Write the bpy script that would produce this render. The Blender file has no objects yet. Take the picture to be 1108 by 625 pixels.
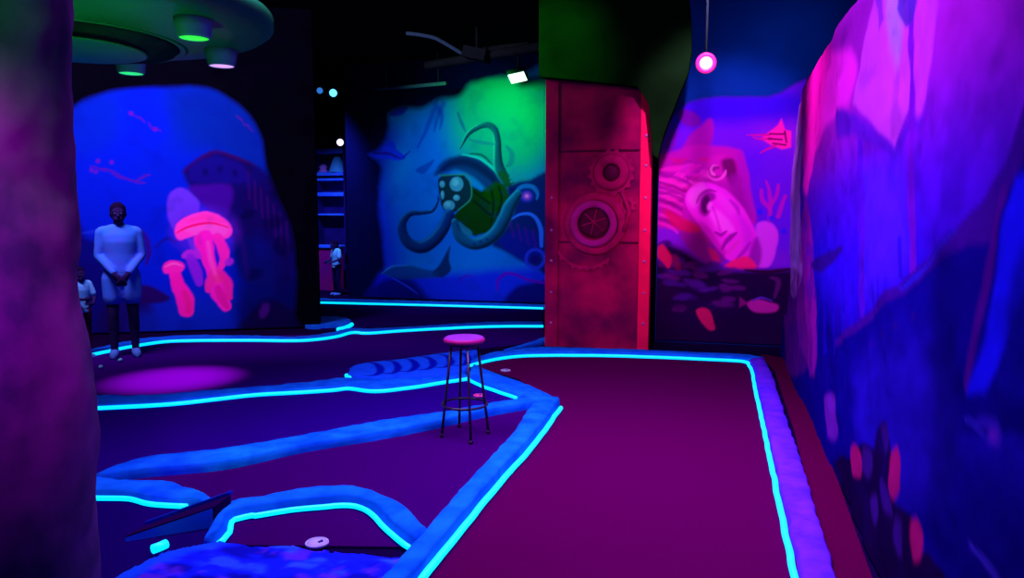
import bpy, bmesh, math, random
import numpy as np
from mathutils import Vector, Matrix, noise as mnoise

random.seed(7)
SC = bpy.context.scene
COL = SC.collection

# ------------------------------------------------------------------ camera geometry (metres, eye 1.6 m, lane runs along +Y)
F, EYE = 800.0, 1.6
TH = math.atan(82.5 / 800.0)
YAW = math.atan(223 / math.hypot(800, 82.5))
cy_, sy_, ct_, st_ = math.cos(YAW), math.sin(YAW), math.cos(TH), math.sin(TH)
FW = Vector((-sy_ * ct_, cy_ * ct_, -st_))
RT = Vector((cy_, sy_, 0))
UP = Vector((-sy_ * st_, cy_ * st_, ct_))
CAM = Vector((0, 0, EYE))


def ray(px, py):
    return FW + RT * ((px - 554) / F) + UP * ((312.5 - py) / F)


def on_z(px, py, z=0.0):
    d = ray(px, py)
    return CAM + d * ((z - EYE) / d.z)


def on_y(px, py, y):
    d = ray(px, py)
    return CAM + d * (y / d.y)


def on_x(px, py, x):
    d = ray(px, py)
    return CAM + d * (x / d.x)


# ------------------------------------------------------------------ materials
def lin(c):
    r = []
    for v in c[:3]:
        v = max(0.0, min(255.0, v)) / 255.0
        r.append(v / 12.92 if v <= 0.04045 else ((v + 0.055) / 1.055) ** 2.4)
    return tuple(r)


MATS = {}


def mat(name, c1, c2=None, scale=6.0, rough=0.7, metal=0.0, bump=0.0, detail=4.0, spec=0.0, mid=0.5, sharp=0.2):
    """two-tone noise paint; c1, c2 are linear albedos"""
    if name in MATS:
        return MATS[name]
    m = bpy.data.materials.new(name)
    m.use_nodes = True
    nt = m.node_tree
    b = nt.nodes['Principled BSDF']
    b.inputs['Roughness'].default_value = rough
    b.inputs['Metallic'].default_value = metal
    b.inputs['Specular IOR Level'].default_value = spec
    tc = nt.nodes.new('ShaderNodeTexCoord')
    n = nt.nodes.new('ShaderNodeTexNoise')
    n.inputs['Scale'].default_value = scale
    n.inputs['Detail'].default_value = detail
    nt.links.new(tc.outputs['Object'], n.inputs['Vector'])
    if c2 is None:
        c2 = tuple(v * 0.8 for v in c1)
    r = nt.nodes.new('ShaderNodeValToRGB')
    r.color_ramp.elements[0].position = max(0, mid - sharp)
    r.color_ramp.elements[1].position = min(1, mid + sharp)
    r.color_ramp.elements[0].color = (*c1, 1)
    r.color_ramp.elements[1].color = (*c2, 1)
    nt.links.new(n.outputs['Fac'], r.inputs['Fac'])
    nt.links.new(r.outputs['Color'], b.inputs['Base Color'])
    if bump:
        bp = nt.nodes.new('ShaderNodeBump')
        bp.inputs['Strength'].default_value = bump
        bp.inputs['Distance'].default_value = 0.02
        nt.links.new(n.outputs['Fac'], bp.inputs['Height'])
        nt.links.new(bp.outputs['Normal'], b.inputs['Normal'])
    MATS[name] = m
    return m


def paint_mat(name, rough=0.85, spec=0.0):
    m = bpy.data.materials.new(name)
    m.use_nodes = True
    nt = m.node_tree
    b = nt.nodes['Principled BSDF']
    b.inputs['Roughness'].default_value = rough
    b.inputs['Specular IOR Level'].default_value = spec
    a = nt.nodes.new('ShaderNodeVertexColor')
    a.layer_name = 'paint'
    nt.links.new(a.outputs['Color'], b.inputs['Base Color'])
    return m


def glow(name, c, s):
    if name in MATS:
        return MATS[name]
    m = bpy.data.materials.new(name)
    m.use_nodes = True
    b = m.node_tree.nodes['Principled BSDF']
    b.inputs['Base Color'].default_value = (*[min(1, v * .5) for v in c], 1)
    b.inputs['Emission Color'].default_value = (*c, 1)
    b.inputs['Emission Strength'].default_value = s
    MATS[name] = m
    return m


# ------------------------------------------------------------------ object helpers
def tag(o, label, cat, group=None, kind=None):
    o['label'] = label
    o['category'] = cat
    if group:
        o['group'] = group
    if kind:
        o['kind'] = kind
    return o


def link(name, me, m, parent=None, smooth=True):
    o = bpy.data.objects.new(name, me)
    COL.objects.link(o)
    if m is not None:
        me.materials.append(m)
    if smooth is not None and len(me.polygons):
        me.polygons.foreach_set('use_smooth', [smooth] * len(me.polygons))
    if parent is not None:
        o.parent = parent
        o.matrix_parent_inverse = parent.matrix_world.inverted()
    return o


def obj(name, bm, m, parent=None, smooth=True):
    me = bpy.data.meshes.new(name)
    bmesh.ops.recalc_face_normals(bm, faces=bm.faces)
    bm.to_mesh(me)
    bm.free()
    return link(name, me, m, parent, smooth)


def empty(name, loc, label, cat, group=None, rz=0):
    o = bpy.data.objects.new(name, None)
    COL.objects.link(o)
    o.location = loc
    o.rotation_euler = (0, 0, rz)
    o.empty_display_size = 0.1
    o.matrix_world = Matrix.Translation(Vector(loc)) @ Matrix.Rotation(rz, 4, 'Z')
    return tag(o, label, cat, group)


def struct(o):
    o['kind'] = 'structure'
    return o


def add_box(bm, c, s, rot=None, bevel=0.0):
    r = bmesh.ops.create_cube(bm, size=1.0)
    vs = r['verts']
    M = Matrix.Translation(Vector(c)) @ (rot or Matrix.Identity(4)) @ Matrix.Diagonal((*s, 1))
    bmesh.ops.transform(bm, matrix=M, verts=vs)
    if bevel:
        es = {e for v in vs for e in v.link_edges}
        bmesh.ops.bevel(bm, geom=list(es), offset=bevel, segments=2, affect='EDGES', profile=0.6)


def add_tube(bm, pts, r, seg=8, r_end=None):
    pts = [Vector(p) for p in pts]
    n = len(pts)
    rings = []
    prev = None
    for i, p in enumerate(pts):
        t = (pts[min(i + 1, n - 1)] - pts[max(i - 1, 0)])
        t.normalize()
        if prev is None:
            a = Vector((0, 0, 1)) if abs(t.z) < 0.9 else Vector((1, 0, 0))
            u = t.cross(a).normalized()
        else:
            u = (prev - t * prev.dot(t)).normalized()
        prev = u
        v = t.cross(u)
        k = i / max(1, n - 1)
        rr = r if r_end is None else r + (r_end - r) * k
        rings.append([bm.verts.new(p + (u * math.cos(q) + v * math.sin(q)) * rr)
                      for q in [2 * math.pi * j / seg for j in range(seg)]])
    for a, b in zip(rings, rings[1:]):
        for j in range(seg):
            bm.faces.new((a[j], a[(j + 1) % seg], b[(j + 1) % seg], b[j]))
    bm.faces.new(rings[0][::-1])
    bm.faces.new(rings[-1])


def add_lathe(bm, prof, c=(0, 0, 0), seg=40, M=None):
    """prof: list of (r, z); axis Z through c; M: optional matrix"""
    c = Vector(c)
    rings = []
    for r, z in prof:
        if r < 1e-6:
            rings.append([bm.verts.new(c + Vector((0, 0, z)))])
        else:
            rings.append([bm.verts.new(c + Vector((r * math.cos(2 * math.pi * j / seg), r * math.sin(2 * math.pi * j / seg), z)))
                          for j in range(seg)])
    for a, b in zip(rings, rings[1:]):
        if len(a) == 1 and len(b) == 1:
            continue
        for j in range(seg):
            k = (j + 1) % seg
            if len(a) == 1:
                bm.faces.new((a[0], b[k], b[j]))
            elif len(b) == 1:
                bm.faces.new((a[j], a[k], b[0]))
            else:
                bm.faces.new((a[j], a[k], b[k], b[j]))
    if M is not None:
        bmesh.ops.transform(bm, matrix=M, verts=[v for r in rings for v in r])


def add_prism(bm, poly, d0, d1, place):
    """extrude 2-D poly between depths d0, d1; place(u, v, d) -> Vector"""
    a = [bm.verts.new(place(u, v, d0)) for u, v in poly]
    b = [bm.verts.new(place(u, v, d1)) for u, v in poly]
    bm.faces.new(a)
    bm.faces.new(b[::-1])
    n = len(poly)
    for i in range(n):
        j = (i + 1) % n
        bm.faces.new((a[i], b[i], b[j], a[j]))


def catmull(P, per=8, closed=False):
    P = [tuple(map(float, p)) for p in P]
    n = len(P)
    if n < 3 and not closed:
        return [tuple(P[0][k] + (P[1][k] - P[0][k]) * i / per for k in range(len(P[0]))) for i in range(per + 1)]
    out = []
    rng = range(n if closed else n - 1)
    for i in rng:
        if closed:
            p0, p1, p2, p3 = P[(i - 1) % n], P[i], P[(i + 1) % n], P[(i + 2) % n]
        else:
            p0, p1, p2, p3 = P[max(i - 1, 0)], P[i], P[i + 1], P[min(i + 2, n - 1)]
        for s in range(per):
            t = s / per
            out.append(tuple(0.5 * (2 * b + (c - a) * t + (2 * a - 5 * b + 4 * c - d) * t * t + (3 * b - a - 3 * c + d) * t ** 3)
                             for a, b, c, d in zip(p0, p1, p2, p3)))
    if not closed:
        out.append(P[-1])
    return out


def resample(P, n):
    P = [Vector(p) for p in P]
    L = [0.0]
    for a, b in zip(P, P[1:]):
        L.append(L[-1] + (b - a).length)
    out, k = [], 0
    for i in range(n):
        s = L[-1] * i / (n - 1)
        while k < len(P) - 2 and L[k + 1] < s:
            k += 1
        t = (s - L[k]) / max(1e-9, L[k + 1] - L[k])
        out.append(P[k].lerp(P[k + 1], max(0, min(1, t))))
    return out


# ------------------------------------------------------------------ mural painter
def vnoise(x, y, seed):
    rs = np.random.RandomState(seed)
    T = rs.rand(64, 64)
    xi, yi = np.floor(x).astype(int), np.floor(y).astype(int)
    fx, fy = x - xi, y - yi
    fx = fx * fx * (3 - 2 * fx)
    fy = fy * fy * (3 - 2 * fy)
    g = lambda a, b: T[a % 64, b % 64]
    return (g(xi, yi) * (1 - fx) + g(xi + 1, yi) * fx) * (1 - fy) + (g(xi, yi + 1) * (1 - fx) + g(xi + 1, yi + 1) * fx) * fy


def fbm(x, y, seed, octv=4):
    s, a, t = 0, 0.5, 0
    for k in range(octv):
        s = s + a * vnoise(x * 2 ** k, y * 2 ** k, seed + k)
        t += a
        a *= 0.5
    return s / t


def sstep(a, b, x):
    t = np.clip((x - a) / (b - a), 0, 1)
    return t * t * (3 - 2 * t)


class Mural:
    """a painted sheet on the plane O + u*U + v*V; paint is mixed in plane metres"""

    def __init__(s, O, U, V, u0, u1, v0, v1, step, unit, seed=1):
        s.O, s.U, s.V = Vector(O), Vector(U).normalized(), Vector(V).normalized()
        s.N = s.U.cross(s.V)
        if s.N.dot(CAM - s.O) < 0:
            s.N = -s.N
        s.nu, s.nv = int((u1 - u0) / step) + 1, int((v1 - v0) / step) + 1
        s.u, s.v = np.meshgrid(np.linspace(u0, u1, s.nu), np.linspace(v0, v1, s.nv))
        s.k = unit                                   # metres to one drawing unit of brush width
        s.seed = seed
        s.edge_rgb = (.002, .002, .01)
        q = 1 / (14 * unit)
        s.wu = (fbm(s.u * q, s.v * q, seed, 3) - .5) * 2
        s.wv = (fbm(s.u * q + 31, s.v * q + 17, seed + 5, 3) - .5) * 2
        s.rgb = np.zeros((s.nv, s.nu, 3))
        s.lab = np.zeros((s.nv, s.nu), int)
        s.parts = {}
        s.alpha = np.ones((s.nv, s.nu))
        s.push = np.zeros((s.nv, s.nu))

    def pt(s, px, py):
        d = ray(px, py)
        t = (s.O - CAM).dot(s.N) / d.dot(s.N)
        q = CAM + d * t - s.O
        return q.dot(s.U), q.dot(s.V)

    def pts(s, P):
        return [s.pt(*p) for p in P]

    def sdf(s, poly, wob=0.0):
        """signed distance, negative inside; poly in plane metres"""
        X, Y = s.u + s.wu * wob, s.v + s.wv * wob
        D = np.full(X.shape, 1e9)
        ins = np.zeros(X.shape, bool)
        n = len(poly)
        for i in range(n):
            ax, ay = poly[i]
            bx, by = poly[(i + 1) % n]
            ex, ey = bx - ax, by - ay
            L = ex * ex + ey * ey + 1e-12
            t = np.clip(((X - ax) * ex + (Y - ay) * ey) / L, 0, 1)
            D = np.minimum(D, (X - ax - t * ex) ** 2 + (Y - ay - t * ey) ** 2)
            if abs(ey) > 1e-12:
                c = ((ay > Y) != (by > Y)) & (X < (bx - ax) * (Y - ay) / ey + ax)
                ins ^= c
        D = np.sqrt(D)
        return np.where(ins, -D, D)

    def mix(s, c, a):
        c = np.array(lin(c)) if not isinstance(c, np.ndarray) else c
        a = np.clip(a, 0, 1)[..., None]
        s.rgb = s.rgb * (1 - a) + c * a

    def poly(s, P, c, soft=1.5, wob=1.0, a=1.0, smooth=True, part=None, mod=0.0):
        Q = s.pts(P)
        if smooth:
            Q = catmull(Q, 5, True)
        d = s.sdf(Q, wob * s.k)
        m = sstep(soft * s.k, -soft * s.k, d)
        if mod:
            q = 1 / (9 * s.k)
            m = m * (1 - mod + mod * sstep(.3, .65, fbm(s.u * q, s.v * q, s.seed + 40, 3)))
        s.mix(c, m * a)
        if part:
            s.lab[d < 0] = s.parts.setdefault(part, len(s.parts) + 1)
        return d

    def ell(s, px, py, rx, ry, c, rot=0.0, soft=1.0, wob=0.6, a=1.0, part=None):
        P = []
        for i in range(14):
            t = 2 * math.pi * i / 14
            x, y = rx * math.cos(t), ry * math.sin(t)
            P.append((px + x * math.cos(rot) - y * math.sin(rot), py + x * math.sin(rot) + y * math.cos(rot)))
        return s.poly(P, c, soft, wob, a, False, part)

    def stroke(s, P, w, c, rim=None, core=None, soft=1.0, wob=0.6, a=1.0, part=None, light=(-.5, .8)):
        """tapered brush stroke; w radius in units (number or list); rim/core: colours across the tube"""
        Q = s.pts(P)
        w = [w] * len(Q) if not isinstance(w, (list, tuple)) else w
        W = catmull([(a_, b_, k_) for (a_, b_), k_ in zip(Q, w)], 7)
        X, Y = s.u + s.wu * wob * s.k, s.v + s.wv * wob * s.k
        best = np.full(X.shape, 1e9)
        side = np.zeros(X.shape)
        for (ax, ay, wa), (bx, by, wb) in zip(W, W[1:]):
            ex, ey = bx - ax, by - ay
            L = ex * ex + ey * ey + 1e-12
            t = np.clip(((X - ax) * ex + (Y - ay) * ey) / L, 0, 1)
            dx, dy = X - ax - t * ex, Y - ay - t * ey
            r = np.maximum(.05, wa + (wb - wa) * t) * s.k
            d = np.sqrt(dx * dx + dy * dy) / r
            u = d < best
            best = np.where(u, d, best)
            side = np.where(u, (dx * light[0] + dy * light[1]) / r, side)
        wm = max(max(w), .3)
        e = soft / wm
        m = sstep(1 + e, max(0, 1 - e), best)
        s.mix(c, m * a)
        if core:
            s.mix(core, m * a * sstep(.3, -.7, side) * .9)
        if rim:
            s.mix(rim, m * a * sstep(.25, .8, side) * .9)
        if part:
            s.lab[best < 1] = s.parts.setdefault(part, len(s.parts) + 1)

    def mottle(s, amt, size, seed, dark=(0, 0, 0)):
        q = 1 / (size * s.k)
        n = fbm(s.u * q, s.v * q, s.seed + seed, 4)
        s.mix(dark, sstep(.5, .8, n) * amt)

    def outline(s, P, fade, wob=1.5, smooth=True):
        Q = s.pts(P)
        if smooth:
            Q = catmull(Q, 5, True)
        s.edge = s.sdf(Q, wob * s.k)
        s.alpha = s.edge

    def build(s, name, m, parent, thick, fade=0.0, bulge=0.0, part_names=None):
        if fade:
            f = sstep(0.0, fade, -s.edge)[..., None]
            s.rgb = s.rgb * f + np.array(s.edge_rgb) * (1 - f)
        if bulge:
            d = np.clip(-s.edge, 0, bulge)
            s.push = s.push - (bulge - np.sqrt(np.maximum(0, bulge ** 2 - (bulge - d) ** 2)))
        pos = (np.array(s.O)[None, None] + s.u[..., None] * np.array(s.U) + s.v[..., None] * np.array(s.V)
               + s.push[..., None] * np.array(s.N)).reshape(-1, 3)
        col = np.concatenate([np.clip(s.rgb, 0, .95), np.ones((s.nv, s.nu, 1))], 2).reshape(-1, 4)
        keep = (s.edge < 0.0).reshape(-1)
        idx = np.arange(s.nv * s.nu).reshape(s.nv, s.nu)
        Fq = np.stack([idx[:-1, :-1], idx[:-1, 1:], idx[1:, 1:], idx[1:, :-1]], -1).reshape(-1, 4)
        Fq = Fq[keep[Fq].all(1)]
        flab = s.lab.reshape(-1)[Fq[:, 0]]
        # outer boundary
        E = np.concatenate([Fq[:, [0, 1]], Fq[:, [1, 2]], Fq[:, [2, 3]], Fq[:, [3, 0]]])
        owner = np.tile(np.arange(len(Fq)), 4)
        key = np.sort(E, 1)
        key = key[:, 0].astype(np.int64) * (s.nv * s.nu) + key[:, 1]
        _, inv, cnt = np.unique(key, return_inverse=True, return_counts=True)
        bd = cnt[inv] == 1
        BE, BO = E[bd], owner[bd]
        outs = []
        for lab in [0] + sorted(s.parts.values()):
            fq = Fq[flab == lab]
            if not len(fq):
                continue
            be = BE[flab[BO] == lab]
            used, inv2 = np.unique(fq, return_inverse=True)
            q = inv2.reshape(-1, 4)
            P, C_ = pos[used], col[used]
            if len(be):
                bu, binv = np.unique(be, return_inverse=True)
                binv = binv.reshape(-1, 2)
                mp = np.searchsorted(used, bu)
                P = np.concatenate([P, pos[bu] - np.array(s.N) * thick])
                C_ = np.concatenate([C_, col[bu] * np.array((.5, .5, .5, 1))])
                n0 = len(used)
                sk = np.stack([mp[binv[:, 1]], mp[binv[:, 0]], n0 + binv[:, 0], n0 + binv[:, 1]], 1)
                q = np.concatenate([q, sk])
            nm = 'painted_ground' if lab == 0 else [k for k, v in s.parts.items() if v == lab][0]
            if part_names and nm in part_names:
                nm = part_names[nm]
            nm = nm.rstrip('0123456789')
            me = bpy.data.meshes.new(nm)
            me.vertices.add(len(P))
            me.vertices.foreach_set('co', P.astype(np.float32).ravel())
            me.loops.add(len(q) * 4)
            me.loops.foreach_set('vertex_index', q.astype(np.int32).ravel())
            me.polygons.add(len(q))
            me.polygons.foreach_set('loop_start', (np.arange(len(q)) * 4).astype(np.int32))
            me.update(calc_edges=True)
            at = me.color_attributes.new('paint', 'FLOAT_COLOR', 'POINT')
            at.data.foreach_set('color', C_.astype(np.float32).ravel())
            me.validate()
            outs.append(link(nm, me, m, parent, True))
        return outs


# ================================================================== ROOM SHELL
CEIL = 4.3
m_black = mat('black_wall_paint', (.0006, .0010, .0035), (.0012, .0016, .006), 3, .95, spec=0)
m_ceil = mat('black_ceiling_paint', (.002, .003, .005), (.004, .005, .008), 2, .9, spec=0)
m_floor = mat('dark_floor', lin((20, 1, 54)), lin((15, 1, 44)), 60, .95, bump=.1, spec=0)
m_bluewall = mat('dark_blue_wall_paint', (.002, .030, .22), (.002, .040, .28), 2, .9, spec=0)


def slab(name, x0, x1, y0, y1, z0, z1, m):
    bm = bmesh.new()
    add_box(bm, ((x0 + x1) / 2, (y0 + y1) / 2, (z0 + z1) / 2), (x1 - x0, y1 - y0, z1 - z0))
    return struct(obj(name, bm, m, smooth=False))


slab('floor', -13, 4, -3, 17, -.1, 0, m_floor)
slab('ceiling', -13, 4, -3, 17, CEIL, CEIL + .1, m_ceil)
slab('wall_rear', -13, 4, 17, 17.2, 0, CEIL, m_black)
slab('wall_left', -13.2, -13, -3, 17, 0, CEIL, m_black)
slab('wall_right', 4, 4.2, -3, 17, 0, CEIL, m_black)
slab('wall_front', -13, 4, -3.2, -3, 0, CEIL, m_black)
slab('wall_back', -.72, 4, 9.3, 9.5, 0, CEIL, m_bluewall)
slab('wall_middle', -1.96, -.72, 8.74, 12.8, 0, CEIL, m_black)
OCT_Y = 12.6
xl = on_y(376, 250, OCT_Y).x
slab('wall_octopus', xl, -1.96, OCT_Y, OCT_Y + .2, 0, CEIL, mat('navy_wall_paint', (.001, .002, .045), (.001, .002, .03), 1.5, .95))

# black wall carrying the jellyfish mural
JA = Vector((-9.6, 6.94, 0))
JU = Vector((.89, .456, 0)).normalized()
JN = Vector((JU.y, -JU.x, 0))
JL = None
for i in range(1, 2000):                       # wall end where the passage opens
    p = JA + JU * (i * .005)
    q = p - CAM
    if 554 + F * q.dot(RT) / q.dot(FW) > 346:
        JL = i * .005
        break
bm = bmesh.new()
add_prism(bm, [(0, 0), (JL, 0), (JL, CEIL), (0, CEIL)], 0, -.3, lambda u, v, d: JA + JU * u + Vector((0, 0, v)) + JN * d)
struct(obj('wall_jellyfish', bm, m_black, smooth=False))

# ================================================================== CARPETS
CARPETS = [
    ('broad plum carpet lane running straight ahead inside the glowing curb', (79, 0, 64), (71, 0, 57),
     [(455, 640), (604, 441), (560, 410), (509, 396), (540, 386), (640, 382), (810, 387), (822, 400), (870, 640)]),
    ('dark purple wedge of carpet around the bar stool feet', (58, 0, 88), (46, 0, 80),
     [(584, 437), (470, 585), (440, 560), (405, 536), (330, 540), (240, 545), (200, 532), (150, 522), (108, 517), (250, 495), (414, 465)]),
    ('dark violet carpet strip between two curbs left of the stool', (40, 0, 118), (32, 0, 104),
     [(580, 432), (470, 455), (330, 478), (190, 498), (96, 518), (96, 434), (270, 422), (400, 415), (507, 404)]),
    ('dark carpet with a pink pool of light under the jellyfish wall', (44, 0, 112), (34, 0, 98),
     [(88, 434), (270, 421), (378, 412), (380, 398), (440, 387), (588, 370), (588, 350), (360, 362), (210, 366), (88, 381)]),
    ('small dark carpet strip in front of the far octopus mural', (26, 0, 92), (20, 0, 80),
     [(347, 358), (370, 356), (588, 346), (588, 332), (347, 326)]),
    ('small dark carpet behind the wedge ramp with a white golf cup', (56, 0, 86), (48, 0, 76),
     [(246, 592), (252, 552), (345, 540), (392, 540), (425, 568), (448, 594)]),
    ('dark carpet corner left of the wedge ramp', (26, 0, 92), (20, 0, 80),
     [(92, 640), (92, 530), (150, 532), (232, 545), (232, 588), (120, 640)]),
    ('maroon carpet strip between violet curb and scenery wall', (78, 0, 52), (66, 0, 46),
     [(822, 384), (852, 389), (868, 412), (948, 640), (900, 640), (860, 470), (838, 402)]),
]
for k, (lab, c1, c2, P) in enumerate(CARPETS):
    m = mat('putting_carpet_%d' % k, lin(c1), lin(c2), 90, .95, bump=.15, spec=0)
    bm = bmesh.new()
    W = [on_z(px, py) for px, py in P]
    add_prism(bm, [(w.x, w.y) for w in W], .002, .010 + .0006 * k, lambda u, v, d: Vector((u, v, d)))
    tag(obj('putting_green', bm, m, smooth=False), lab, 'carpet', 'putting lanes')

# ================================================================== CURBS WITH LED ROPE
m_curb = mat('blue_fluorescent_stone', (.002, .085, .74), (.006, .19, .88), 7, .85, bump=.12, detail=5, spec=0)
m_curb_v = mat('violet_fluorescent_stone', (.07, .012, .70), (.15, .02, .80), 8, .85, bump=.12, detail=5, spec=0)
m_led = glow('cyan_led', (0.0, .50, .86), 1.75)


def nz(p, s, a, seed):
    return mnoise.noise(Vector((p[0] * s + seed, p[1] * s, p[2] * s))) * a


def curb(label, near, far, h, led=None, r=.02, m=None, seed=0.0, rough=.013):
    A = [on_z(x, y, .02) for x, y in near]
    B = [on_z(x, y, h) for x, y in far]
    A = catmull([(p.x, p.y, 0) for p in A], 6)
    B = catmull([(p.x, p.y, 0) for p in B], 6)
    L = sum((Vector(b) - Vector(a)).length for a, b in zip(A, A[1:]))
    n = max(24, int(L / .05))
    A, B = resample(A, n), resample(B, n)
    bm = bmesh.new()
    rows = []
    for a, b in zip(A, B):
        w = (b - a)
        d = w.normalized()
        wl = w.length
        e = min(.016, wl * .2)
        sec = [(0, 0), (.003, h * .4), (.006, h * .86), (e, h), (wl * .35, h * 1.04), (wl * .65, h * 1.05),
               (wl - e * .6, h), (wl + .002, h * .7), (wl + .006, 0)]
        row = []
        for t, z in sec:
            p = a + d * t + Vector((0, 0, z))
            o = nz(p, 9, rough, seed) + nz(p, 26, rough * .5, seed + 7)
            if z > 0:
                p = p + d * o + Vector((0, 0, nz(p, 12, rough * .55, seed + 3) * (z / h)))
            row.append(bm.verts.new(p))
        rows.append(row)
    for r0, r1 in zip(rows, rows[1:]):
        for j in range(len(r0) - 1):
            bm.faces.new((r0[j], r0[j + 1], r1[j + 1], r1[j]))
    bm.faces.new(rows[0])
    bm.faces.new(rows[-1][::-1])
    o = tag(obj('curb', bm, m or m_curb), label, 'curb', 'glowing lane curbs')
    for P in led or []:
        W = catmull([tuple(on_z(x, y, .03)) for x, y in P], 6)
        n2 = max(10, int(sum((Vector(b) - Vector(a)).length for a, b in zip(W, W[1:])) / .04))
        W = resample(W, n2)
        mid = resample(B, n2)
        bm = bmesh.new()
        V_ = []
        for i, w in enumerate(W):
            # keep the rope on the lane side of the stone
            q = min(B, key=lambda b: (b - w).length)
            d = (Vector((w.x, w.y, 0)) - q).normalized()
            V_.append(w + d * (.012 + rough * .6) + Vector((nz(w, 5, .006, 1), nz(w, 5, .006, 4), 0)))
        add_tube(bm, V_, r * .84, 10)
        obj('led_strip', bm, m_led, o)
    return o


A_near = [(330, 326.5), (347, 327), (470, 330), (588, 333), (600, 333.5)]
curb('farthest glowing curb below the octopus mural', A_near, [(330, 322), (347, 322.5), (470, 325.5), (588, 329), (600, 329)], .035,
     [[(347, 327), (470, 330), (588, 333.2)]], .022, seed=1)
B_near = [(72, 392), (92, 385), (121, 378.6), (140, 374.8), (175, 369.5), (210, 368), (270, 367.7), (325, 368), (360, 364.4), (380, 359.5),
          (400, 360), (442, 357), (526, 353), (588, 352.5)]
B_far = [(72, 383), (102, 376.5), (134, 369.3), (161, 365), (210, 362), (270, 362.5), (325, 363.5), (358, 359), (380, 354.5),
         (400, 355), (442, 353), (526, 348), (588, 347.5)]
curb('long wavy glowing curb in front of the jellyfish wall', B_near, B_far, .035, [B_near], .022, seed=2)
C_near = [(80, 442), (102, 441), (189, 436), (270, 427), (320, 424), (358, 421.5), (378, 419.5), (405, 422.5), (442, 419), (480, 413), (507, 409)]
C_far = [(80, 428), (104, 427), (161, 426.5), (243, 420), (298, 416), (345, 411), (378, 407.5), (403, 408.5), (442, 407), (475, 405.5), (500, 402)]
curb('glowing curb between the pink light pool and the stool', C_near, C_far, .05, [C_near], .02, seed=3)
E_near = [(509, 395), (531, 389), (568, 384.5), (640, 384), (700, 385.5), (760, 388), (800, 390), (811, 392.5), (816, 402), (819, 418), (824, 440), (832, 475),
          (845, 535), (856, 585), (866, 630), (871, 655)]
E_far = [(518, 385), (540, 379.5), (582, 375), (640, 376), (700, 378), (760, 380.5), (805, 382.5), (826, 386), (835, 402), (840, 418), (849, 445), (862, 482),
         (880, 540), (895, 590), (908, 630), (916, 655)]
nA = 7
curb('glowing curb closing the far end of the plum lane', E_near[:nA + 1], E_far[:nA + 1], .06, [E_near[:nA + 1]], .02, seed=4)
curb('violet glowing curb along the right side of the plum lane', E_near[nA:], E_far[nA:], .06, [E_near[nA:]], .02, m=m_curb_v, seed=5)
curb('short curb angling behind the stool from cup to its pointed tip', [(506, 409), (523, 417), (561, 430), (586, 439)],
     [(513, 394), (542, 405), (582, 420), (605, 432)], .06, [[(507, 409), (523, 417), (561, 430)]], .018, seed=6)
F_near = [(606, 437), (604, 441), (576, 479), (540, 519), (504, 562), (454, 623), (430, 652)]
F_far = [(583, 428), (572, 440), (554, 468), (518, 506), (489, 538), (459, 573), (414, 622), (390, 650)]
curb('broad diagonal glowing curb along the left of the plum lane', F_near, F_far, .08, [F_near[1:]], .022, seed=7)
G_near = [(592, 438), (576, 441), (526, 450), (470, 463), (414, 474), (330, 488), (248, 506), (180, 513), (140, 517), (112, 523)]
G_far = [(588, 425), (574, 428.5), (526, 436), (470, 446), (414, 453.5), (330, 469), (248, 483), (190, 489), (140, 497), (103, 512)]
curb('unlit blue curb running left from behind the stool feet', G_near, G_far, .075, None, m=m_curb, seed=8)
G2_near = [(92, 536), (105, 537), (140, 538), (162, 543), (182, 545), (207, 546), (232, 552)]
G2_far = [(92, 513), (105, 515), (140, 518), (175, 519), (200, 525), (222, 533), (240, 541)]
curb('short glowing curb between rock pillar and wedge ramp', G2_near, G2_far, .06, [G2_near[:-1]], .017, seed=9)
H_near = [(232, 588), (243, 577), (248, 563), (262, 559), (290, 554), (320, 549.5), (345, 547), (372, 545), (390, 547), (405, 554), (417, 567), (430, 579), (447, 591)]
H_far = [(222, 580), (232, 560), (248, 541), (262, 537.5), (282, 536), (310, 530), (333, 526), (362, 524), (390, 526), (417, 535), (432, 543), (447, 554), (462, 570)]
curb('arched glowing curb curving around the nearest white cup', H_near, H_far, .075, [H_near], .017, seed=10)
curb('small unlit curb stub at the foot of the red panel', [(545, 381), (566, 376), (588, 371), (596, 370)], [(545, 377.5), (566, 372), (588, 364.5), (596, 362)], .04, None, seed=11)

# curb stub by the passage
bm = bmesh.new()
P = catmull([tuple(on_z(x, y)) for x, y in [(330, 355), (350, 356), (372, 354.5), (380, 351), (372, 346.5), (350, 345.5), (330, 346)]], 4, True)
add_prism(bm, [(p[0], p[1]) for p in P], 0, .05, lambda u, v, d: Vector((u, v, d)))
o = tag(obj('curb', bm, m_curb, smooth=False), 'rounded curb end beside the dark passage', 'curb', 'glowing lane curbs')
bm = bmesh.new()
add_tube(bm, [on_z(x, y, .03) + Vector((.01, -.03, 0)) for x, y in [(366, 356), (373, 354.5), (379, 352), (381, 350.5)]], .03, 8)
obj('led_strip', bm, m_led, o)

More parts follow.
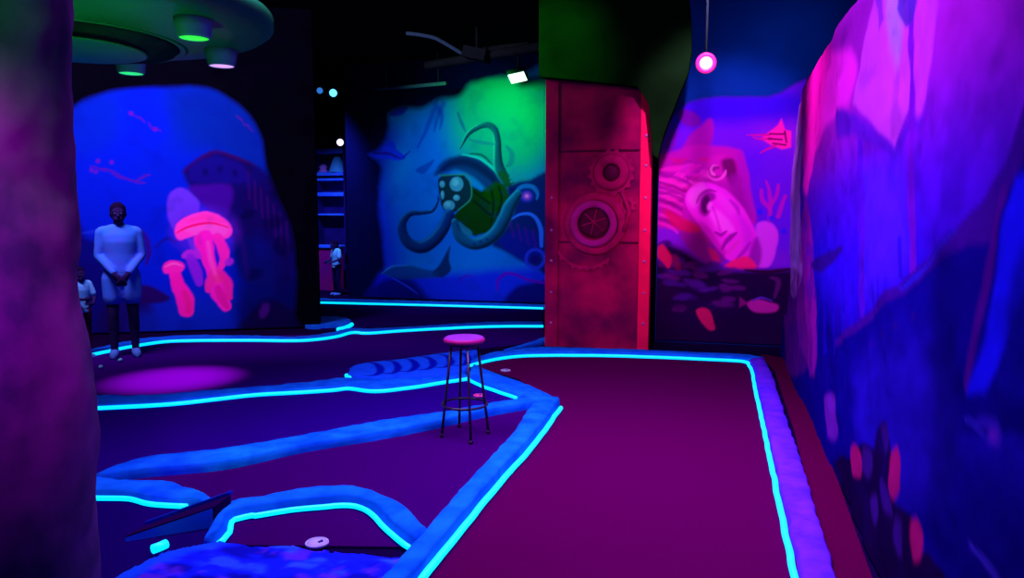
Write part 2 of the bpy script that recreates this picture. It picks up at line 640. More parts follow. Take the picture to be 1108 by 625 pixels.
# wave-painted rock by the stool (pattern is paint on its top)
WR = Mural((0, 0, .075), (1, 0, 0), (0, 1, 0), -4.0, -2.0, 6.0, 8.3, .014, .008, 61)
WR.N = Vector((0, 0, 1))
WR.rgb[:] = lin((20, 92, 250))
WR.mottle(.35, 10, 3, (10, 50, 220))
for i in range(6):
    x = 404 + i * 19
    y = 403.5 - i * 2.2
    WR.stroke([(x - 12, y + 2.5), (x + 2, y + 2), (x + 8, y - 4), (x + 3, y - 10), (x - 8, y - 12)], [1, 3.5, 5, 3.5, 1], (8, 18, 180), soft=1.5, wob=1)
WR.outline([(379, 405), (378, 400), (384, 394.5), (400, 391.5), (428, 388.5), (475, 382), (506, 378.5), (519, 379), (513, 385), (507, 394), (500, 401), (475, 404.5), (442, 406), (403, 407)], 0, 2)
wr = empty('wave_rock', on_z(440, 398), 'flat blue rock slab painted with dark wave stripes beside the stool', 'rock')
for o in WR.build('wave_rock', paint_mat('wave_paint'), wr, .073):
    o.name = 'rock_top'
bm = bmesh.new()
add_tube(bm, [on_z(375, 406, .04), on_z(378, 408, .04), on_z(381, 409, .04)], .022, 8)
obj('led_strip', bm, m_led, wr)

# foreground blue bank
BK = Mural((0, 0, .05), (1, 0, 0), (0, 1, 0), -3.3, -.9, 1.6, 3.6, .014, .009, 71)
BK.N = Vector((0, 0, 1))
BK.rgb[:] = lin((18, 30, 235))
q = 1 / .16
n = fbm(BK.u * q, BK.v * q * 1.6, 72, 5)
BK.mix((12, 14, 150), sstep(.52, .66, n) * .8)
BK.mix((40, 90, 250), sstep(.46, .30, n) * .8)
n2 = fbm(BK.u * 9 + 5, BK.v * 12, 79, 4)
BK.mix((90, 40, 230), sstep(.62, .75, n2) * .7)
BK.stroke([(112, 632), (170, 601), (235, 584)], [7, 9, 8], (20, 80, 240), soft=4)
BK.outline([(100, 640), (132, 620), (170, 601), (235, 586), (262, 589), (300, 591), (350, 595), (400, 600), (436, 604), (425, 620), (408, 640), (385, 668), (90, 668)], 0, 1.5, True)
BK.push += (fbm(BK.u * 8, BK.v * 8, 75, 4) - .5) * .035
bk = empty('rock_bank', on_z(280, 612), 'low blue mottled rock bank in the front left foreground', 'rock')
for o in BK.build('rock_bank', paint_mat('bank_paint'), bk, .06):
    o.name = 'rock_top'
bm = bmesh.new()
add_tube(bm, [on_z(165, 594, .05), on_z(172, 591.5, .05), on_z(180, 588, .05)], .022, 10)
obj('led_strip', bm, m_led, bk)

# ================================================================== WEDGE RAMP
m_rampside = mat('ramp_blue_paint', (.006, .22, .90), (.010, .30, .95), 7, .8)
m_ramptop = mat('ramp_dark_carpet', lin((38, 2, 70)), lin((28, 2, 60)), 60, .95)
m_ramprail = mat('ramp_rail_blue', (.003, .02, .42), (.003, .03, .5), 7, .7)
m_rampend = mat('ramp_end_board', lin((34, 2, 70)), lin((24, 2, 56)), 10, .9)
hL, hR = .035, .115
fl, fr = on_z(136, 589), on_z(231, 573)                     # front bottom edge, left to right
bl, br = on_z(157, 570, hL), on_z(247, 537, hR)             # back edge
bl.z = br.z = 0
dn = (fr - fl).normalized()
back = (bl - fl + br - fr) * .5
wr_ = empty('wedge_ramp', (fl + fr + bl + br) * .25, 'dark-topped wedge ramp with blue painted side at front left', 'ramp')
bm = bmesh.new()
v = [fl, fr, br, bl, fl + Vector((0, 0, hL)), fr + Vector((0, 0, hR)), br + Vector((0, 0, hR)), bl + Vector((0, 0, hL))]
v = [bm.verts.new(p) for p in v]
for f in [(0, 1, 5, 4), (3, 2, 6, 7), (0, 3, 7, 4), (0, 1, 2, 3), (4, 5, 6, 7)]:
    bm.faces.new([v[i] for i in f])
obj('body', bm, m_rampside, wr_, smooth=False)
bm = bmesh.new()
e1 = dn * .012
vv = [fr, br, br + Vector((0, 0, hR)), fr + Vector((0, 0, hR))]
a = [bm.verts.new(p + e1 * 0.02) for p in vv]
b = [bm.verts.new(p + e1) for p in vv]
bm.faces.new(a); bm.faces.new(b[::-1])
for i in range(4):
    j = (i + 1) % 4
    bm.faces.new((a[i], a[j], b[j], b[i]))
obj('end_board', bm, m_rampend, wr_, smooth=False)
bm = bmesh.new()
zL, zR = Vector((0, 0, hL)), Vector((0, 0, hR))
vv = [fl + zL, fr + zR + e1, br + zR + e1, bl + zL]
a = [bm.verts.new(p + Vector((0, 0, .001))) for p in vv]
b = [bm.verts.new(p + Vector((0, 0, .008))) for p in vv]
bm.faces.new(a); bm.faces.new(b[::-1])
for i in range(4):
    j = (i + 1) % 4
    bm.faces.new((a[i], a[j], b[j], b[i]))
obj('carpet_top', bm, m_ramptop, wr_, smooth=False)
bm = bmesh.new()
vv = [bl + zL, br + zR + e1]
up0, up1 = Vector((0, 0, .008)), Vector((0, 0, .026))
off = back.normalized() * .022
a = [vv[0] + up0, vv[1] + up0, vv[1] + up1, vv[0] + up1]
A_ = [bm.verts.new(p) for p in a]
B_ = [bm.verts.new(p + off) for p in a]
bm.faces.new(A_); bm.faces.new(B_[::-1])
for i in range(4):
    j = (i + 1) % 4
    bm.faces.new((A_[i], A_[j], B_[j], B_[i]))
obj('rail', bm, m_ramprail, wr_, smooth=False)

# ================================================================== GOLF CUPS AND BALLS
m_cup = mat('cup_white', (.42, .36, .70), (.5, .42, .78), 30, .5)
m_cup_pink = mat('cup_pink', (.8, .06, .35), None, 30, .5)
m_cuphole = mat('cup_inside', (.03, .03, .22), None, 30, .7)
for px, py, R, mm, lab in [(343, 586, .056, m_cup, 'white golf cup rim in the small carpet near the front'),
                           (547, 400, .05, m_cup, 'distant white golf cup near the far left corner of plum lane'),
                           (518, 427, .05, m_cup_pink, 'pinkish golf cup seen through the stool legs')]:
    c = on_z(px, py, .022)
    e = empty('golf_cup', (c.x, c.y, .0), lab, 'golf hole', 'golf cups')
    bm = bmesh.new()
    add_lathe(bm, [(R * .80, .010), (R * .80, .021), (R * .84, .0235), (R * .96, .0235), (R, .021), (R, .010), (R * .80, .010)], (c.x, c.y, 0), 36)
    obj('rim', bm, mm, e)
    bm = bmesh.new()
    add_lathe(bm, [(0, .0185), (R * .30, .0188), (R * .79, .0215), (R * .79, .012), (0, .0118)], (c.x, c.y, 0), 36)
    obj('cup_liner', bm, mm, e)
    bm = bmesh.new()
    add_tube(bm, [(c.x + R * .1, c.y + R * .05, .0185), (c.x + R * .35, c.y + R * .35, .024)], R * .10, 8)
    obj('flag_socket', bm, m_cuphole, e)
m_ball = mat('ball_fluorescent', (.12, .75, .85), None, 40, .4)
for (px, py), lab in zip([(109, 397), (130, 389.5)], ['glowing golf ball on the carpet nearest the rock pillar', "glowing golf ball on the carpet in front of the man's feet"]):
    c = on_z(px, py, .033)
    bm = bmesh.new()
    bmesh.ops.create_icosphere(bm, subdivisions=3, radius=.0225, matrix=Matrix.Translation(c))
    for v in bm.verts:
        d = (v.co - c).normalized()
        v.co += d * (.0006 * math.sin(d.x * 28) * math.sin(d.y * 28) * math.sin(d.z * 28))
    tag(obj('golf_ball', bm, m_ball), lab, 'golf ball', 'golf balls')

# ================================================================== MURALS
pm = paint_mat('mural_paint')

# --- jellyfish mural
JM = Mural(JA + JN * .012, JU, (0, 0, 1), .2, JL - .02, .02, 3.9, .0125, .0115, 11)
J = JM
q = 1 / .9
bg = fbm(J.u * q, J.v * q, 3, 4)
J.rgb[:] = lin((4, 34, 218))
J.mix((4, 50, 180), sstep(.35, .65, bg) * .6 * sstep(1.6, 3.0, J.v))
J.poly([(180, 95), (260, 95), (290, 150), (290, 200), (240, 170), (200, 150)], (4, 48, 158), soft=22, a=.85)
J.poly([(70, 330), (200, 320), (330, 320), (330, 380), (70, 380)], (14, 44, 190), soft=16, a=.75)
J.poly([(262, 200), (340, 200), (340, 380), (248, 380), (262, 300)], (5, 8, 84), soft=14, a=.95)
J.poly([(198, 186), (206, 176), (220, 168), (236, 164), (256, 170), (276, 178), (292, 196), (310, 230), (322, 270), (320, 300), (290, 310), (262, 300), (252, 262), (244, 236), (216, 216), (204, 200)],
       (16, 8, 92), soft=4, a=.95, part='painted_shipwreck')
J.stroke([(198, 187), (207, 177), (222, 169), (236, 165), (256, 171), (274, 178)], [.6, 1.4, 1.8, 1.8, 1.6, .8], (46, 4, 84), soft=2, wob=1.5, a=.8)
J.poly([(206, 202), (248, 200), (250, 222), (240, 236), (218, 220), (212, 214)], (58, 10, 160), soft=4, a=.9)
J.poly([(208, 176), (236, 170), (262, 178), (266, 196), (240, 198), (206, 196)], (20, 16, 140), soft=3, a=.7)
for x, y in [(222, 186), (238, 183), (254, 187)]:
    J.ell(x, y, 3, 4, (10, 6, 72), soft=2.5, a=.6)
for i in range(7):
    J.stroke([(268 + i * 7, 186 + i * 9), (270 + i * 7, 215 + i * 10)], 1.4, (48, 6, 110), soft=1.5, a=.6)
J.stroke([(252, 240), (262, 262), (268, 300)], 2.5, (50, 4, 110), soft=2.5, a=.6)
# rocks at lower right
J.poly([(245, 372), (256, 352), (272, 338), (284, 322), (300, 326), (314, 334), (330, 340), (330, 380)], (12, 6, 66), soft=3, a=.95, part='painted_reef')
J.ell(286, 336, 5, 9, (56, 14, 120), rot=.35, soft=2.5)
J.ell(300, 306, 16, 9, (10, 8, 84), rot=-.5, soft=6, a=.7)
# lower-left dark shapes
J.poly([(70, 228), (84, 240), (92, 256), (104, 262), (112, 275), (120, 372), (70, 378)], (10, 6, 105), soft=6, a=.9)
J.poly([(112, 330), (150, 322), (168, 336), (166, 368), (110, 372)], (20, 6, 96), soft=7, a=.9)
J.poly([(146, 312), (158, 308), (176, 316), (184, 323), (172, 328), (150, 326)], (30, 4, 92), soft=2.5, a=.95, part='painted_fish')
J.stroke([(148, 246), (157, 256), (161, 272), (158, 286)], [2, 3, 3, 1], (40, 6, 120), soft=2, a=.8)
J.stroke([(90, 252), (104, 250), (114, 244)], [1, 2, 1], (20, 60, 230), soft=2, a=.8)
J.stroke([(168, 268), (180, 258), (190, 262)], [1, 2, 1], (20, 20, 130), soft=2, a=.7)
# red coral flecks
rr = random.Random(4)
for a_, b_ in [((98, 180), (116, 187)), ((110, 183), (134, 193)), ((120, 189), (140, 196)), ((134, 193), (156, 198)), ((146, 196), (162, 190)), ((138, 120), (146, 124)), ((146, 124), (158, 133)), ((162, 132), (172, 142)), ((254, 124), (262, 132)), ((262, 134), (274, 142))]:
    J.stroke([a_, ((a_[0] + b_[0]) / 2 + rr.uniform(-2, 2), (a_[1] + b_[1]) / 2 + rr.uniform(-2, 2)), b_], [.4, 1.0, .4], (86, 8, 150), soft=1.4, wob=3, a=.55)
for x, y in [(99, 184), (106, 174), (104, 186), (142, 122), (168, 140), (120, 176)]:
    J.ell(x, y, 2, 2, (110, 10, 160), soft=1.5, wob=1.5, a=.6)
J.poly([(150, 340), (200, 330), (250, 334), (246, 368), (150, 372)], (8, 44, 196), soft=10, a=.7)
J.poly([(254, 262), (280, 256), (300, 280), (296, 320), (266, 326), (252, 300)], (4, 22, 120), soft=9, a=.6)
for x, y, rx_, ry_ in [(296, 240, 12, 7), (306, 268, 9, 12), (276, 296, 10, 6), (268, 232, 8, 5), (300, 210, 8, 6)]:
    J.ell(x, y, rx_, ry_, (4, 4, 60), rot=-.4, soft=4, wob=3, a=.6)
# lavender jelly behind
J.poly([(181, 226), (184, 210), (194, 203), (206, 208), (216, 220), (212, 232), (196, 236), (190, 250), (184, 242)], (98, 62, 244), soft=2, a=.9, part='painted_jellyfish1')
# halo + main jelly
J.ell(222, 250, 36, 26, (90, 40, 240), soft=10, a=.45)
J.poly([(189, 252), (192, 242), (202, 234), (218, 229), (234, 231), (246, 239), (251, 248), (248, 256), (240, 259), (230, 256), (214, 254), (203, 257), (194, 260)], (255, 70, 214), soft=1.5, a=1, part='painted_jellyfish2')
J.poly([(200, 248), (214, 242), (232, 241), (246, 246), (242, 255), (226, 253), (212, 253)], (240, 100, 226), soft=3, a=.8)
J.stroke([(191, 252), (202, 246), (216, 242), (232, 241.5), (247, 246)], [.7, 1.2, 1.4, 1.2, .6], (240, 10, 120), soft=.9)
J.poly([(200, 240), (216, 232), (232, 233), (243, 240), (222, 238)], (250, 60, 190), soft=2, a=.8)
for P_, w_, c_ in [([(222, 256), (224, 272), (229, 290), (234, 306), (238, 318), (245, 331)], [8, 8, 7, 8, 9, 6], (255, 30, 214)),
                   ([(234, 257), (241, 268), (243, 280), (238, 292)], [5, 6, 5, 3], (250, 40, 200)),
                   ([(214, 257), (217, 272), (224, 286)], [4, 4, 3], (244, 30, 206)),
                   ([(232, 294), (228, 304), (226, 314)], [5, 5, 3], (240, 40, 180)),
                   ([(240, 296), (246, 306), (248, 322)], [5, 5, 4], (240, 34, 176))]:
    J.stroke(P_, w_, c_, soft=1.6, wob=2.2, a=.96, part='painted_jellyfish2')
J.stroke([(225, 262), (229, 284), (236, 304)], [2, 2.5, 2], (255, 90, 215), soft=2, a=.7)
J.stroke([(236, 312), (240, 322), (246, 332)], [4, 5, 3], (224, 24, 160), soft=2, a=.8)
J.ell(236, 302, 6, 5, (240, 50, 150), soft=2.5, a=.7)
J.ell(248, 283, 5, 4, (170, 40, 228), rot=-.5, soft=1.5, a=.9)
J.stroke([(206, 260), (210, 268), (216, 274)], [3, 3, 1], (110, 60, 246), soft=2, a=.7)
# purple mid jelly
J.poly([(197, 278), (200, 272), (208, 270), (216, 273), (218, 279), (208, 280)], (178, 44, 236), soft=1.4, a=.95, part='painted_jellyfish3')
J.stroke([(206, 279), (212, 292), (216, 306)], [5, 6, 4], (138, 32, 236), soft=2, a=.9, part='painted_jellyfish3')
# small pink jelly
J.stroke([(188, 292), (193, 308), (200, 322), (202, 336)], [6, 7.5, 9, 8], (255, 28, 196), soft=1.6, wob=1.6, a=1, part='painted_jellyfish4')
J.poly([(176, 291), (178, 285), (186, 282), (196, 283), (200, 288), (197, 294), (187, 295), (179, 296)], (252, 40, 200), soft=1.4, a=1, part='painted_jellyfish4')
J.stroke([(199, 316), (204, 328), (204, 337)], [3, 4, 3], (232, 30, 150), soft=2.5, a=.8)
J.stroke([(178, 289), (188, 285), (198, 288)], [.5, 1.2, .5], (255, 110, 220), soft=1)
J.mottle(.25, 22, 9, (6, 20, 150))
J.outline([(40, 140), (70, 118), (95, 102), (130, 93), (180, 90), (222, 91), (250, 103), (274, 124), (287, 150), (292, 182), (306, 216), (319, 250), (324, 300), (322, 340), (318, 372), (60, 384), (40, 300)], 0, 1.0)
jm = empty('jellyfish_mural', JA + JU * (JL * .55), 'blue round-topped wall mural with glowing pink jellyfish on black wall', 'mural')
J.build('jellyfish_mural', pm, jm, .011, fade=.10)

# --- octopus mural
xo = xl
OM = Mural((0, OCT_Y - .012, 0), (1, 0, 0), (0, 0, 1), xo + .02, -2.2, .02, 4.2, .0145, .0155, 21)
O = OM
O.edge_rgb = (.001, .003, .045)
bg = fbm(O.u * .8, O.v * .8, 5, 4)
O.rgb[:] = lin((2, 98, 212))
O.mix((2, 132, 205), sstep(.3, .7, bg) * .5)
O.poly([(500, 84), (592, 84), (592, 170), (540, 200), (490, 160)], (4, 150, 96), soft=26, a=.85)  # green floodlight's pool of light, put into the mural paint
O.poly([(375, 140), (430, 140), (420, 200), (430, 300), (375, 330)], (8, 30, 190), soft=18, a=.9)
O.poly([(400, 300), (480, 296), (600, 292), (600, 340), (400, 340)], (12, 22, 220), soft=8, a=.9)
O.poly([(410, 305), (440, 300), (460, 318), (470, 335), (380, 335)], (8, 8, 100), soft=6, a=.9)
O.poly([(556, 312), (575, 306), (600, 304), (600, 335), (548, 330)], (10, 6, 96), soft=4, a=.9)
# kelp top left
for P_ in [[(452, 160), (462, 138), (470, 118), (474, 106)], [(470, 142), (473, 128), (480, 112)], [(476, 140), (478, 126), (474, 116)]]:
    O.stroke(P_, [1, 2.5, 3, 1], (8, 40, 180), soft=3, a=.7)
O.stroke([(495, 122), (500, 134), (504, 143)], [1, 2, .6], (4, 90, 140), soft=1.2, a=.9)
# sharks left
O.poly([(398, 165), (406, 159), (418, 156), (430, 162), (438, 170), (432, 174), (418, 172), (405, 171)], (10, 46, 232), soft=1.2, a=.95, part='painted_shark1')
O.poly([(416, 158), (424, 152), (428, 160)], (10, 40, 220), soft=1, a=.9, part='painted_shark1')
O.stroke([(404, 166), (420, 166), (434, 172)], [.8, 1.5, .6], (40, 4, 130), soft=1.2, a=.8)
O.stroke([(436, 171), (444, 163)], [1.4, .6], (10, 30, 190), soft=1)
O.poly([(450, 184), (462, 176), (470, 172), (466, 180), (458, 188)], (6, 46, 160), soft=1.5, a=.7)
O.poly([(421, 124), (427, 118), (441, 115), (437, 123), (428, 126)], (34, 26, 200), soft=1.5, a=.95, part='painted_shark2')
# mantle (dark band over the helmet)
O.poly([(470, 190), (476, 178), (488, 170), (508, 168), (526, 176), (540, 190), (546, 200), (530, 206), (512, 192), (496, 184), (480, 188)], (3, 48, 112), soft=3, a=.95, part='painted_octopus')
O.stroke([(478, 184), (490, 176), (508, 176), (526, 186), (538, 198)], [2, 4, 5, 5, 3], (2, 22, 66), soft=4, a=.85)
O.stroke([(500, 167), (518, 171), (532, 181), (541, 192)], [.6, 1.2, 1.3, .6], (16, 190, 180), soft=1, a=.9)
O.stroke([(508, 166), (522, 168), (533, 178)], [.5, 1.2, .6], (4, 40, 50), soft=1, a=.8)
# loop tentacle
O.stroke([(498, 160), (506, 146), (516, 138), (527, 135), (535, 140), (538, 152), (538, 168), (540, 182), (548, 196)], [1, 2.4, 3, 3.4, 4, 4.4, 5, 6, 6], (4, 84, 104), rim=(20, 190, 160), core=(1, 28, 60), soft=1, part='painted_octopus', light=(-.8, .4))
O.stroke([(508, 151), (522, 154), (536, 156)], [1, 2, 1], (8, 110, 130), soft=1.4, a=.8)
O.stroke([(548, 158), (554, 166), (553, 176), (548, 180)], [1.5, 3, 3, 1], (8, 100, 130), soft=2, a=.7)
O.stroke([(543, 188), (550, 196), (556, 206)], [4, 5, 4], (10, 74, 30), soft=2, a=.9)
for P_ in [[(553, 196), (560, 188), (568, 186)], [(555, 200), (564, 194), (574, 192)], [(552, 192), (556, 184), (564, 178)]]:
    O.stroke(P_, [1.6, 2.2, .8], (14, 130, 150), soft=1.2, a=.85)
# dark head at right
O.poly([(548, 206), (558, 197), (574, 194), (600, 192), (600, 292), (576, 288), (560, 280), (546, 272), (532, 264), (546, 248), (556, 228)], (4, 18, 96), soft=3, a=.95, part='painted_octopus')
O.poly([(540, 262), (556, 250), (578, 252), (586, 276), (568, 284)], (10, 20, 150), soft=4, a=.7)
for i in range(4):
    O.stroke([(552 + i * 8, 240 + i * 3), (556 + i * 8, 256 + i * 4)], 1, (60, 10, 140), soft=1.6, a=.5)
t = [(570 + 12 * math.cos(k * .42), 211 - 12 * math.sin(k * .42) * .85) for k in range(-1, 9)]
O.stroke(t, [1, 1.8, 2.2, 2.4, 2.4, 2.4, 2.2, 2, 1.6, 1], (12, 96, 190), soft=1)
O.ell(570, 212, 8, 7, (20, 40, 170), soft=2)
O.ell(570, 212, 5, 4.5, (120, 54, 205), soft=1.6)
O.ell(570, 212, 2.2, 2, (214, 110, 220), soft=1)
O.stroke([(554, 237), (562, 232), (572, 231), (580, 236), (585, 248), (586, 266)], [.8, 1.4, 1.6, 2, 2.6, 2], (30, 100, 240), soft=1)
t = [(579 + 10 * math.cos(k * .55), 280 - 10 * math.sin(k * .55)) for k in range(12)]
O.stroke(t, 1.8, (24, 50, 210), soft=1.2)
O.ell(579, 281, 5, 5, (10, 12, 110), soft=2)
# diver body
O.poly([(508, 200), (520, 206), (532, 206), (540, 198), (548, 204), (552, 214), (546, 232), (532, 250), (514, 256), (498, 246), (488, 236), (497, 226), (508, 214)], (4, 54, 14), soft=1.6, a=1, smooth=False, part='painted_diver')
O.poly([(522, 205), (536, 196), (548, 200), (550, 216), (540, 232), (530, 240), (528, 222)], (5, 66, 6), soft=2, a=.9, smooth=False)
for P_ in [[(511, 206), (522, 214), (530, 220)], [(510, 215), (520, 224), (530, 232)], [(532, 206), (534, 222), (531, 240)], [(540, 202), (543, 216), (538, 232)]]:
    O.stroke(P_, 1.3, (3, 30, 16), soft=1, a=.9)
O.poly([(486, 236), (494, 238), (510, 250), (506, 256), (492, 246)], (20, 110, 140), soft=1, a=.9)
# helmet
O.poly([(474, 194), (479, 189), (502, 189), (509, 197), (509, 216), (498, 226), (488, 231), (478, 222), (474, 208)], (6, 44, 60), soft=1.0, a=1, smooth=False, part='painted_diver')
O.stroke([(475, 190), (502, 189), (509, 197), (509, 215), (496, 227)], .8, (30, 130, 110), soft=.8, a=.9)
for x, y, rx, ry in [(494, 199, 7.6, 8.4), (478.5, 199, 3, 4), (478.5, 211, 2, 4.6), (494, 214, 3.8, 3.2), (486, 222, 6.4, 5.6)]:
    O.ell(x, y, rx + 1.2, ry + 1.2, (4, 30, 50), soft=1)
    O.ell(x, y, rx, ry, (46, 140, 176), soft=1)
    O.ell(x - rx * .2, y - ry * .25, rx * .5, ry * .5, (80, 176, 200), soft=1.4, a=.8)
# left loop tentacle
O.stroke([(486, 232), (480, 246), (470, 259), (456, 267), (443, 263), (436, 252), (436, 240), (444, 231), (456, 230), (468, 228), (474, 218), (473, 212)],
         [6.5, 7, 7.5, 7.5, 7, 6, 5, 3.6, 2.6, 2, 1.3, .8], (3, 52, 118), rim=(14, 110, 180), core=(1, 16, 60), soft=1.1, part='painted_octopus')
# lower tentacle
O.stroke([(492, 240), (496, 254), (508, 263), (522, 262), (536, 252), (546, 236), (552, 222), (560, 210)], [4, 6, 6.5, 7, 7.5, 7.5, 7, 5], (3, 84, 130), rim=(20, 140, 180), core=(1, 20, 50), soft=1.1, part='painted_octopus')
for i in range(5):
    O.ell(506 + i * 7, 266 - i * 2.4, 1.5, 1.5, (4, 50, 110), soft=.9)
# fin and hill
O.poly([(468, 296), (474, 288), (482, 276), (487, 266), (486, 280), (488, 292), (478, 300)], (6, 40, 92), soft=1.6, a=.95, part='painted_shark3')
O.poly([(414, 296), (422, 289), (440, 287), (458, 291), (474, 294), (470, 300), (440, 302)], (8, 60, 120), soft=2, a=.8, part='painted_shark3')
O.stroke([(413, 296), (424, 288), (444, 287)], [.6, 1, .5], (30, 120, 210), soft=1, a=.9)
O.stroke([(424, 300), (438, 308), (452, 318)], [.5, .9, .4], (40, 60, 240), soft=1)
O.stroke([(538, 314), (539, 304), (547, 296), (558, 297), (572, 303), (590, 306)], [1, 1.6, 1.6, 1.6, 1.6, 1.4], (78, 0, 186), soft=1, a=.95)
O.stroke([(496, 306), (504, 298), (514, 300)], [1, 1.4, .6], (50, 10, 190), soft=1.4, a=.7)
O.mottle(.2, 18, 8, (4, 30, 130))
O.outline([(396, 165), (408, 157), (416, 140), (418, 120), (440, 112), (456, 112), (470, 105), (494, 100), (505, 88), (520, 82), (560, 78), (612, 78), (612, 340), (398, 340), (404, 300), (412, 286), (409, 250), (406, 210), (408, 182), (400, 172)], 0, 2.0)
om = empty('octopus_mural', (-4.6, OCT_Y, 0), 'green and blue wall mural of an octopus gripping a diving helmet', 'mural')
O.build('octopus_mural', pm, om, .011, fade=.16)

# --- portrait mural on the right back wall
MM = Mural((0, 9.288, 0), (1, 0, 0), (0, 0, 1), -.71, 1.1, .02, 3.2, .0085, .0112, 31)
M_ = MM
M_.edge_rgb = (.02, .012, .30)
M_.rgb[:] = lin((106, 18, 226))
bg = fbm(M_.u * 1.6, M_.v * 1.6, 6, 4)
M_.mix((140, 24, 218), sstep(.4, .7, bg) * .6)
M_.poly([(700, 100), (880, 100), (880, 128), (700, 132)], (44, 6, 214), soft=12, a=.9)
M_.poly([(800, 170), (860, 170), (860, 270), (815, 250)], (84, 14, 236), soft=10, a=.7)
# leaves upper left
M_.poly([(733, 118), (752, 122), (757, 134), (744, 136), (734, 128)], (120, 4, 130), soft=2.5, a=.7)
M_.poly([(738, 168), (744, 150), (756, 138), (768, 128), (772, 140), (768, 158), (758, 172)], (170, 10, 168), soft=2.5, a=.85, part='painted_leaf')
M_.poly([(714, 170), (722, 150), (732, 142), (728, 166)], (130, 8, 180), soft=3, a=.7)
# hair mass
M_.poly([(706, 176), (730, 164), (752, 157), (776, 158), (800, 162), (808, 182), (812, 206), (818, 240), (800, 246), (770, 264), (752, 254), (730, 248), (706, 238)], (186, 14, 178), soft=3, a=.95, part='painted_hair')
M_.poly([(798, 166), (806, 172), (811, 205), (816, 236), (806, 236), (800, 210)], (168, 10, 190), soft=3, a=.9)
rr = random.Random(8)
for i in range(46):
    x0, y0 = 752 + rr.uniform(-18, 22), 196 + rr.uniform(-26, 22)
    ang = math.pi + rr.uniform(-.9, .6)
    L_ = rr.uniform(14, 40)
    x1, y1 = x0 + L_ * math.cos(ang), y0 - L_ * math.sin(ang) * .6 + rr.uniform(2, 8)
    cc = rr.choice([(224, 22, 190), (246, 40, 214), (160, 8, 150), (206, 10, 130), (200, 24, 200), (250, 60, 220)])
    M_.stroke([(x0, y0), ((x0 + x1) / 2, (y0 + y1) / 2 - rr.uniform(-4, 6)), (x1, y1)], [1, 3, .5], cc, soft=2.2, wob=1.5, a=.6)
for i in range(12):
    y = 188 + i * 5
    M_.stroke([(744 - i, y + 9), (724, y + 2), (709, y - 3)], [1, 1.8, .6], rr.choice([(116, 4, 120), (236, 36, 200), (150, 10, 160)]), soft=1.6, wob=1.2, a=.7)
# curls on top
M_.ell(780, 182, 16, 15, (206, 20, 186), soft=4, a=.9)
M_.poly([(780, 174), (793, 172), (797, 188), (792, 200), (785, 190)], (96, 4, 92), soft=3, a=.9)
M_.poly([(788, 194), (800, 190), (806, 214), (812, 236), (798, 224)], (150, 8, 160), soft=4, a=.8)
for k in range(4):
    t = [(775 + (10 - k * 2.2) * math.cos(a_ * .5 + k * .9), 184 + (9 - k * 2) * math.sin(a_ * .5 + k * .9)) for a_ in range(7)]
    M_.stroke(t, [.6, 1.5, 1.8, 1.8, 1.6, 1.2, .6], [(250, 80, 226), (150, 8, 140), (250, 100, 230), (130, 6, 120)][k], soft=1.4, wob=1.2, a=.85)
# face
face = [(741, 214), (744, 206), (752, 199), (764, 197), (778, 201), (792, 211), (803, 223), (812, 238), (818, 252), (819, 264), (814, 278), (803, 284), (790, 283), (780, 275), (772, 263), (764, 252), (757, 243), (748, 232), (743, 223)]
M_.poly(face, (240, 34, 238), soft=1.8, wob=1.2, a=1, part='painted_face')
M_.poly([(744, 214), (750, 203), (760, 200), (764, 206), (756, 216), (750, 224)], (255, 96, 250), soft=4, a=.9)
M_.poly([(772, 206), (786, 214), (796, 226), (790, 232), (780, 222)], (246, 56, 244), soft=4, a=.8)
M_.poly([(768, 232), (776, 228), (790, 240), (794, 250), (784, 250), (776, 246)], (255, 84, 252), soft=3.5, a=.9)
M_.poly([(798, 232), (811, 244), (817, 258), (815, 272), (806, 268), (804, 250)], (210, 24, 232), soft=4, a=.8)
M_.poly([(756, 240), (764, 252), (772, 263), (781, 276), (786, 272), (776, 260), (768, 246)], (206, 16, 196), soft=3, a=.8)
# eyes, brow, nose, mouth: broad smudged brush marks
M_.poly([(757, 224), (759, 214), (765, 208), (773, 209), (774, 215), (768, 220), (768, 230), (763, 234), (758, 231)], (150, 8, 160), soft=2.2, wob=1.2, a=.95)
M_.poly([(759, 222), (761, 215), (766, 211), (768, 216), (765, 222), (765, 230), (761, 230)], (74, 2, 88), soft=1.6, wob=1, a=.9)
M_.ell(768, 223, 2.6, 4.6, (246, 96, 246), rot=.3, soft=1.6, a=.9)
M_.stroke([(754, 219), (758, 211), (766, 206), (775, 207)], [.8, 1.6, 1.6, .6], (120, 6, 130), soft=1.6, a=.8)
M_.stroke([(790, 216), (797, 224), (800, 232)], [1, 2, 1], (176, 14, 196), soft=2, a=.8)
M_.stroke([(771, 224), (776, 238), (779, 249)], [1, 1.2, 1.6], (214, 22, 214), soft=2, a=.8)
M_.stroke([(774, 251), (780, 254), (786, 250)], [1, 1.8, 1], (150, 8, 166), soft=1.8, a=.9)
M_.stroke([(781, 270), (785, 262), (791, 256), (797, 252)], [.8, 2.2, 2.4, 1], (140, 8, 160), soft=1.8, a=.9)
M_.stroke([(787, 274), (793, 267), (800, 260)], [1, 2.2, 1], (232, 40, 206), soft=1.8, a=.9)
M_.stroke([(797, 280), (805, 272), (812, 262)], [1, 2.2, 1], (168, 12, 196), soft=2.2, a=.85)
# neck and shoulder
M_.poly([(818, 244), (826, 239), (836, 243), (842, 254), (840, 270), (834, 287), (824, 290), (814, 286), (818, 266)], (212, 56, 244), soft=1.8, a=.95, part='painted_face')
M_.poly([(813, 268), (819, 256), (824, 272), (820, 290), (808, 288)], (140, 8, 170), soft=2.5, a=.85)
